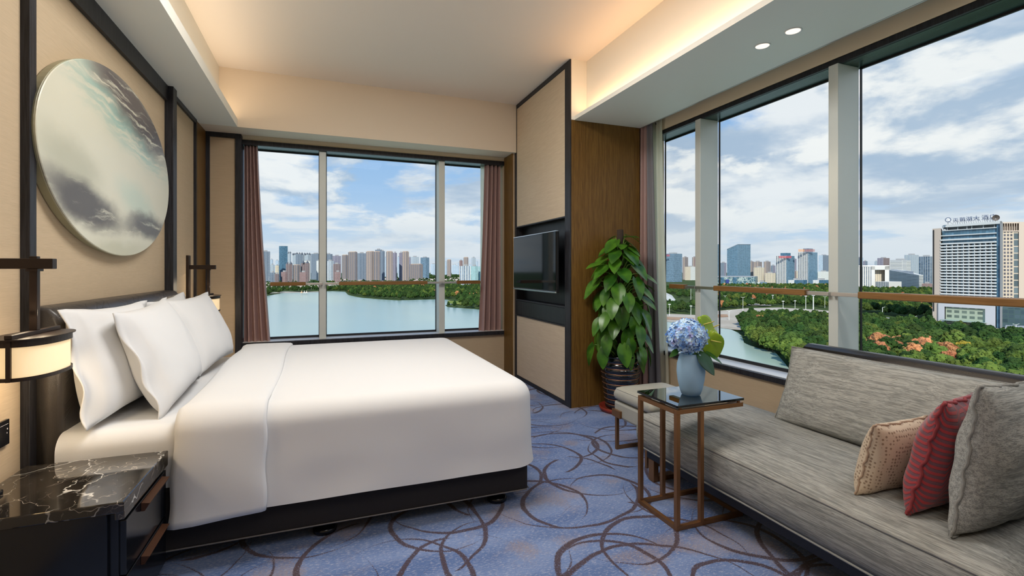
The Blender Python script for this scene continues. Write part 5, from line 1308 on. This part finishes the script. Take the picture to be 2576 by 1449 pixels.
bm = bm_new(); prism(bm, [at(2521, 392), at(2620, 375), at(2620, 398), at(2521, 410)], GZ, zof(774, 388)); obj('facade', bm, fac('dark_glass_podium', (.05, .10, .11), (.03, .06, .08), 3.4, 3.6, .86, .8), e)
e = thing('low_building', 'long red and white kiosk by the road at the right edge', 'building', at(2570, 340, GZ))
bm = bm_new(); prism(bm, [at(2530, 340), at(2620, 330), at(2620, 342), at(2532, 352)], GZ, zof(827, 338)); obj('walls', bm, fac('red_white_kiosk', (.25, .05, .05), (.60, .62, .60), 5, 12, .42, .8), e)
bm = bm_new(); prism(bm, [at(2528, 338), at(2622, 328), at(2622, 344), at(2530, 354)], zof(827, 338), zof(826, 338) + .5); obj('roof', bm, M_roof, e)
# grand roofed pavilion at left of the side window
e = thing('pavilion', 'grey tent-roofed pavilion beyond the sheer curtain', 'building', at(1678, 680, GZ))
bm = bm_new(); zr = zof(731, 680); v = [bm.verts.new(p) for p in (at(1655, 640, zof(752, 660)), at(1702, 640, zof(755, 660)), at(1690, 760, zof(748, 700)), at(1655, 760, zof(748, 700)), at(1660, 700, zr))]
for f_ in ((0, 1, 4), (1, 2, 4), (2, 3, 4), (3, 0, 4), (3, 2, 1, 0)): bm.faces.new([v[i] for i in f_])
obj('roof', bm, mat('tent_roof', (.55, .55, .52), .6), e)
bm = bm_new(); prism(bm, [at(1660, 655), at(1690, 655), at(1686, 720), at(1660, 720)], GZ, zof(753, 665)); obj('walls', bm, F['blueg'], e)
# white peaked tents on the far shore
for i, (a, b_) in enumerate(((755, 763), (763, 768.5), (768, 775))):
    D = 900; c = at((a + b_) / 2, D, 0); r_ = (b_ - a) / 2 / FPX * D * 1.0; bm = bm_new(); lathe(bm, [(r_, GZ + 3.0), (r_ * .35, GZ + 4.5), (.2, GZ + 7.5)], c.x, c.y, 4)
    e = thing('peaked_tent', ('orange', 'white', 'pale')[i] + ' peaked tent on the far shore, ' + ('left', 'middle', 'right')[i] + ' of three', 'tent', (c.x, c.y, GZ), 'peaked tents on the far shore')
    obj('canopy', bm, mat('tent_cloth', ((.65, .42, .25), (.8, .78, .74), (.7, .62, .52))[i], .7), e)
    bm = bm_new(); tube(bm, [(c.x, c.y, GZ), (c.x, c.y, GZ + 7)], .2, 5); obj('pole', bm, M_roof, e)
# far low roofs strip behind the left trees: many tiny houses nobody could count
bm = bm_new(); rr = random.Random(3)
for i in range(420):
    px = rr.uniform(668, 1215); D = rr.uniform(1500, 2300) if px > 850 else rr.uniform(1150, 1400); p = at(px, D); w_ = rr.uniform(5, 14); h = rr.uniform(4, 9)
    prism(bm, [p + Vector((-w_, -w_ * .6, 0)), p + Vector((w_, -w_ * .6, 0)), p + Vector((w_, w_ * .6, 0)), p + Vector((-w_, w_ * .6, 0))], GZ, GZ + h)
o = obj('rooftops', bm, fac('small_house_walls', (.55, .48, .46), (.30, .26, .27), 6, 4, .5, .5)); o['kind'] = 'stuff'; o['label'] = 'scattered tiny pale houses beyond the far trees'; o['category'] = 'houses'

# ---- street lamps and masts
M_mast = mat('white_mast', (.72, .73, .73), .5)
def mast(label, px, py, D_or_none, top, cat='street lamp', arms=2, r=.16):
    p = gp(px, py); D = p.x * SY + p.y * CY; z1 = zof(top, D)
    e = thing('street_lamp' if arms else 'light_mast', label, cat, (p.x, p.y, GZ), 'lamp posts in the park')
    bm = bm_new(); tube(bm, [(p.x, p.y, GZ), (p.x, p.y, z1)], [r * 1.3, r], 6); obj('pole', bm, M_mast, e)
    for s in ((-1, 1) if arms == 2 else (1,) if arms == 1 else ()):
        bm = bm_new(); tube(bm, [(p.x, p.y, z1 - .4), (p.x + s * 1.6 * CY, p.y - s * 1.6 * SY, z1 + .2)], .12, 5); box(bm, -.5, .5, -.2, .2, -.1, .12, M=Matrix.Translation((p.x + s * 1.9 * CY, p.y - s * 1.9 * SY, z1 + .25))); obj('arm', bm, M_mast, e)
    if arms == 0: bm = bm_new(); box(bm, -.9, .9, -.9, .9, -.3, .5, M=Matrix.Translation((p.x, p.y, z1))); obj('lamp_head', bm, M_mast, e)
for a in (('tall thick white mast in front of the trees left of second side mullion', 2046, 808, 0, 743, 'light mast', 0, .42),
          ('lamp post above the red trees, first from the first side mullion', 1869, 784, 0, 748), ('tall grey mast in the middle of the side window park', 1944, 765, 0, 743, 'light mast', 0, .3),
          ('lamp post at the path near the left trees of the side window', 1824, 760, 0, 744), ('lamp post among trees, left of the tall grey mast', 1893, 765, 0, 750), ('thin mast right of the tall grey mast', 1970, 780, 0, 758, 'light mast', 0, .2),
          ('slim mast on the square, second left of the thick mast', 2000, 776, 0, 757, 'light mast', 0, .2), ('slim mast just left of the thick white mast', 2027, 780, 0, 745, 'light mast', 0, .25), ('lamp post between the thick mast and the second side mullion', 2075, 775, 0, 746),
          ('small lamp post at the lakeside lawn with red bush', 1957, 822, 0, 798), ('lamp post in the lower woods left of second side mullion', 2010, 815, 0, 794), ('lamp post by the road, right of the second side mullion', 2220, 808, 0, 773, 'light mast', 1, .22),
          ('lamp post by the road left of the hotel podium', 2300, 815, 0, 796), ('lamp post in front of the hotel entrance', 2458, 838, 0, 814), ('lamp post beside the red kiosk', 2556, 848, 0, 816), ('crooked lamp post rising from the lower woods', 2236, 884, 0, 866, 'street lamp', 1),
          ('lamp post at the square beside the first side mullion', 1834, 806, 0, 782), ('mast by the water in the pane beside the sheer curtain', 1684, 795, 0, 766, 'light mast', 0, .2), ('mast right of the first, in the pane by the sheer curtain', 1738, 793, 0, 770, 'light mast', 0, .2), ('tall thin mast in the far pane beside first side mullion', 1738, 765, 0, 722, 'light mast', 0, .22)):
    mast(*a)

# ---- trees
def treemat(name, c1, c2):
    M = mat(name, c1, .8, spec=.15); t, b = base_of(M); oc = t.node('ShaderNodeTexCoord').outputs['Object']
    oi = t.node('ShaderNodeObjectInfo').outputs['Random']
    c = t.mix(t.ramp(t.noise(oc, .9, 4, .7), .3, .7), c1, c2)
    hs = t.node('ShaderNodeHueSaturation'); t.put(hs.inputs['Hue'], t.ramp(oi, 0, 1, .485, .515, smooth=False)); t.put(hs.inputs['Value'], t.ramp(t.m('FRACT', t.m('MULTIPLY', oi, 7.3)), 0, 1, .7, 1.35, smooth=False)); t.put(hs.inputs['Color'], c)
    t.l.new(hs.outputs[0], b.inputs['Base Color']); return M
TM = dict(dark=treemat('dark_green_foliage', (.012, .034, .008), (.038, .085, .016)), mid=treemat('green_foliage', (.020, .048, .010), (.062, .108, .022)),
          light=treemat('yellow_green_foliage', (.050, .088, .015), (.125, .17, .032)), red=treemat('orange_red_foliage', (.36, .12, .06), (.50, .24, .11)), gold=treemat('golden_foliage', (.38, .26, .03), (.50, .38, .06)))
M_trunk = mat('tree_trunk', (.08, .055, .04), .9)
def tree_mesh(seed, kind):
    """crown of clumps covered in leaf tufts, with a trunk below; unit height about 1"""
    rr = random.Random(seed); bm = bm_new()
    n = 24; clumps = []
    for i in range(n):
        a = i * 2.4 + rr.random(); t = i / n; rad = .34 * math.sin(PI * (.22 + .7 * t)) * rr.uniform(.55, 1.1); 
        if kind == 'tall': rad *= .62
        z = .34 + .48 * t; clumps.append((Vector((math.cos(a) * rad, math.sin(a) * rad, z)), rr.uniform(.085, .15) * (1.0 if kind != 'tall' else .8)))
    clumps.append((Vector((0, 0, .82)), .13)); clumps.append((Vector((0, 0, .55)), .26 if kind != 'tall' else .18))
    for c, r in clumps:
        g = bmesh.ops.create_icosphere(bm, subdivisions=2, radius=r, matrix=Matrix.Translation(c))
        for v in g['verts']:
            d = (v.co - c); nn = noise.noise(v.co * 13 + Vector((seed, 0, 0))); v.co = c + d * (1 + .8 * nn)
            if kind == 'willow': v.co.z -= .10 * (d.x * d.x + d.y * d.y) ** .5 / r * .6
        for k in range(60):   # leaf tufts
            d = Vector((rr.gauss(0, 1), rr.gauss(0, 1), rr.gauss(0, 1) + .25)).normalized(); p = c + d * r * rr.uniform(.92, 1.22)
            a = d.orthogonal().normalized(); a.rotate(Matrix.Rotation(rr.uniform(0, 6.3), 3, d)); b = (d.cross(a) + d * rr.uniform(-.5, .5)).normalized(); s = rr.uniform(.016, .034)
            vs = [bm.verts.new(p + a * s), bm.verts.new(p + b * s), bm.verts.new(p - a * s), bm.verts.new(p - b * s * .8)]; bm.faces.new(vs)
    return bm
protos = {}
for kind in ('round', 'tall', 'willow'):
    for sd in (1, 2, 3):
        bm = tree_mesh(sd * 11 + len(kind), kind); me = bpy.data.meshes.new('crown'); bm.to_mesh(me); bm.free(); me.materials.append(TM['dark']); protos[kind, sd] = me
bm = bm_new(); tube(bm, [(0, 0, 0), (.01, 0, .25), (0, .01, .5)], [.028, .022, .012], 6); trunk_me = bpy.data.meshes.new('trunk'); bm.to_mesh(trunk_me); bm.free(); trunk_me.materials.append(M_trunk)
colmesh = {}
def crown_mesh(kind, sd, col):
    k = (kind, sd, col)
    if k not in colmesh: m_ = protos[kind, sd].copy(); m_.materials[0] = TM[col]; colmesh[k] = m_
    return colmesh[k]
def inside(x, y, poly):
    c = False; j = len(poly) - 1
    for i in range(len(poly)):
        a, b_ = poly[i], poly[j]
        if (a.y > y) != (b_.y > y) and x < (b_.x - a.x) * (y - a.y) / (b_.y - a.y) + a.x: c = not c
        j = i
    return c
def scatter(polypx, step, seed):
    poly = [gp(*p) for p in polypx]; xs = [p.x for p in poly]; ys_ = [p.y for p in poly]; rr = random.Random(seed); out = []
    y = min(ys_)
    while y < max(ys_):
        x = min(xs)
        while x < max(xs):
            qx, qy = x + rr.uniform(-.45, .45) * step, y + rr.uniform(-.45, .45) * step
            if inside(qx, qy, poly): out.append((qx, qy))
            x += step
        y += step
    return out
def pxof(x, y, z=GZ):
    d = x * SY + y * CY; return 1288 + FPX * (x * CY - y * SY) / d, 678 - FPX * (z - HC) / d, d
Z1 = [(1866, 830), (1858, 815), (1880, 808), (1935, 808), (2060, 812), (2150, 818), (2250, 826), (2340, 836), (2400, 850), (2480, 862), (2620, 872), (2700, 1080), (2080, 1010), (2000, 930), (1960, 893), (1905, 874), (1880, 862)]
near = scatter(Z1, 8.2, 5)
near.sort(key=lambda p: p[0] * SY + p[1] * CY)
rr = random.Random(77)
LAB = {'dark': 'dark green broadleaf tree in the park below the side window', 'mid': 'mid-green broadleaf tree in the park below the side window', 'light': 'yellow-green tree in the park below the side window',
       'red': 'orange-red autumn tree among the green park trees', 'gold': 'golden-yellow tree among the green park trees', 'willow': 'pale green willow at the edge of the lake inlet'}
GRP = {'dark': 'dark green park trees', 'mid': 'mid-green park trees', 'light': 'yellow-green park trees', 'red': 'orange-red park trees', 'gold': 'golden park trees', 'willow': 'willows by the inlet'}
def plant(x, y, h, kind, col, key):
    e = thing('park_tree', LAB[key], 'tree', (x, y, GZ), GRP[key]); s = h; e.scale = (s * rr.uniform(.95, 1.2), s * rr.uniform(.95, 1.2), s); e.rotation_euler.z = rr.uniform(0, 6.28)
    for nm, me in (('crown', crown_mesh(kind, rr.choice((1, 2, 3)), col)), ('trunk', trunk_me)):
        o = bpy.data.objects.new(nm, me); COL.objects.link(o); o.parent = e
rest = []; nsel = 0
def colour_at(x, y):
    px, py, d = pxof(x, y); n = noise.noise(Vector((x * .018, y * .018, 3)))
    if 2205 < px < 2335 and 890 < py < 945 and rr.random() < .8: return 'red'
    if 1855 < px < 1960 and 806 < py < 822 and rr.random() < .7: return 'red'
    if 2350 < px < 2425 and 915 < py < 955: return 'gold' if rr.random() < .6 else 'red'
    if (2315 < px < 2352 and 838 < py < 850) or (2385 < px < 2405 and 850 < py < 858): return 'gold'
    if py > 900 and rr.random() < .45: return 'light'
    if n > .18: return 'light' if rr.random() < .35 else 'mid'
    return 'dark' if n < .0 or rr.random() < .35 else 'mid'
for (x, y) in near:
    px, py, d = pxof(x, y)
    wil = px < 1975 and (py > 846 or px < 1900) and d < 330
    if -200 < px < 2640 and nsel < 292:
        if wil: plant(x, y, rr.uniform(9, 12), 'willow', 'light', 'willow')
        else:
            c_ = colour_at(x, y); plant(x, y, rr.uniform(9.5, 14.5) * (.95 if c_ in ('red', 'gold') else 1), 'tall' if c_ == 'dark' and rr.random() < .3 else 'round', c_, c_)
        nsel += 1
    else: rest.append((x, y, rr.uniform(9.5, 14)))
for (px, py) in ((1900, 808), (1908, 810), (1916, 811), (1924, 812)):   # red bushes by the square
    p = gp(px, py + 8); plant(p.x, p.y, 9, 'round', 'red', 'red')
# the rest of the woods: uncountable, instanced on points
def wood(label, pts, cols, hscale=1.0):
    for ci, (col, kind, frac) in enumerate(cols):
        sel = [p for i, p in enumerate(pts) if (hash((round(p[0], 1), round(p[1], 1))) % 1000) / 1000.0 >= sum(c[2] for c in cols[:ci]) and (hash((round(p[0], 1), round(p[1], 1))) % 1000) / 1000.0 < sum(c[2] for c in cols[:ci + 1])]
        if not sel: continue
        src = protos_obj[col, kind]
        me = bpy.data.meshes.new('woodland'); me.from_pydata([(p[0], p[1], GZ) for p in sel], [], [])
        a = me.attributes.new('size', 'FLOAT', 'POINT'); a.data.foreach_set('value', [p[2] * hscale for p in sel])
        a = me.attributes.new('spin', 'FLOAT', 'POINT'); a.data.foreach_set('value', [rr.uniform(0, 6.28) for p in sel])
        o = bpy.data.objects.new('woodland', me); COL.objects.link(o); o['kind'] = 'stuff'; o['label'] = label + ', ' + {'dark': 'dark green', 'mid': 'green', 'light': 'yellow-green', 'red': 'reddish'}[col] + ' crowns'; o['category'] = 'woods'
        ng = bpy.data.node_groups.new('scatter', 'GeometryNodeTree'); ng.interface.new_socket('Geometry', in_out='INPUT', socket_type='NodeSocketGeometry'); ng.interface.new_socket('Geometry', in_out='OUTPUT', socket_type='NodeSocketGeometry')
        gi = ng.nodes.new('NodeGroupInput'); go = ng.nodes.new('NodeGroupOutput'); iop = ng.nodes.new('GeometryNodeInstanceOnPoints'); oi = ng.nodes.new('GeometryNodeObjectInfo'); oi.inputs['Object'].default_value = src; oi.transform_space = 'ORIGINAL'
        s_ = ng.nodes.new('GeometryNodeInputNamedAttribute'); s_.data_type = 'FLOAT'; s_.inputs[0].default_value = 'size'; r_ = ng.nodes.new('GeometryNodeInputNamedAttribute'); r_.data_type = 'FLOAT'; r_.inputs[0].default_value = 'spin'
        cx = ng.nodes.new('ShaderNodeCombineXYZ'); ng.links.new(r_.outputs[0], cx.inputs[2])
        ng.links.new(gi.outputs[0], iop.inputs['Points']); ng.links.new(oi.outputs['Geometry'], iop.inputs['Instance']); ng.links.new(cx.outputs[0], iop.inputs['Rotation']); ng.links.new(s_.outputs[0], iop.inputs['Scale']); ng.links.new(iop.outputs[0], go.inputs[0])
        md = o.modifiers.new('scatter', 'NODES'); md.node_group = ng
# a real crown of each colour among the planted trees serves as the pattern for the woods
protos_obj = {}
for o in list(COL.objects):
    if o.name.startswith('crown') and o.parent is not None and o.data.materials:
        for col, m_ in TM.items():
            if o.data.materials[0] == m_: protos_obj.setdefault((col, 'r'), o)
wood('woods behind the nearest park trees', rest, (('dark', 'r', .45), ('mid', 'r', .4), ('light', 'r', .15)))
Z2 = [(1800, 781), (1850, 777), (1900, 772), (1960, 769), (2060, 772), (2160, 786), (2220, 793), (2300, 800), (2366, 806), (2366, 770), (2345, 733), (2200, 731), (2157, 729), (2090, 722), (2000, 722), (1900, 722), (1800, 722)]
pts = [(x, y, rr.uniform(8, 12)) for x, y in scatter(Z2, 11, 9) if not (758 < pxof(x, y)[1] < 766 and pxof(x, y)[0] < 1945)]
wood('woods between the square and the office towers', pts, (('dark', 'r', .40), ('mid', 'r', .38), ('light', 'r', .20), ('red', 'r', .02)))
Z3 = [(1640, 786), (1690, 788), (1752, 788), (1752, 768), (1740, 742), (1705, 728), (1640, 728), (1640, 760)]
wood('woods behind the lakeside terrace', [(x, y, rr.uniform(8, 11)) for x, y in scatter(Z3, 12, 10) if pxof(x, y)[1] > 771 or pxof(x, y)[1] < 750 and pxof(x, y)[0] > 1705 or pxof(x, y)[1] < 742], (('dark', 'r', .6), ('mid', 'r', .4)))
Z4 = [(820, 731), (868, 733), (878, 741), (900, 746), (940, 750), (1000, 754), (1060, 752.5), (1105, 752), (1125, 752), (1135, 749), (1210, 750), (1260, 752), (1260, 712), (1100, 711), (820, 713)]
wood('wooded point across the lake', [(x, y, rr.uniform(8, 11.5)) for x, y in scatter(Z4, 12, 11)], (('dark', 'r', .55), ('mid', 'r', .30), ('light', 'r', .14), ('red', 'r', .01)))
Z5 = [(1150, 757), (1190, 753), (1260, 755), (1260, 782), (1200, 776), (1165, 774), (1185, 768), (1160, 768)]
wood('wooded spit beside the right mauve curtain', [(x, y, rr.uniform(9, 12)) for x, y in scatter(Z5, 10, 12)], (('dark', 'r', .5), ('mid', 'r', .5)))
Z5b = [(1121, 769), (1150, 767), (1160, 770), (1150, 774), (1124, 772)]
wood('small trees on the tip of the spit', [(x, y, 7) for x, y in scatter(Z5b, 11, 13)], (('dark', 'r', 1.0),))
Z6 = [(600, 744), (670, 744), (702, 738), (716, 732.5), (760, 734), (800, 732), (830, 731), (830, 712), (700, 712), (600, 714)]
wood('woods on the far shore at the left', [(x, y, rr.uniform(7, 11)) for x, y in scatter(Z6, 15, 14) if pxof(x, y)[1] > 718 or rr.random() < .5], (('dark', 'r', .6), ('mid', 'r', .4)))
Z7 = [(820, 709), (1260, 711), (1260, 694), (1020, 692), (820, 700)]
wood('tree belt at the foot of the far towers', [(x, y, rr.uniform(9, 13)) for x, y in scatter(Z7, 34, 15)], (('dark', 'r', .7), ('mid', 'r', .3)))
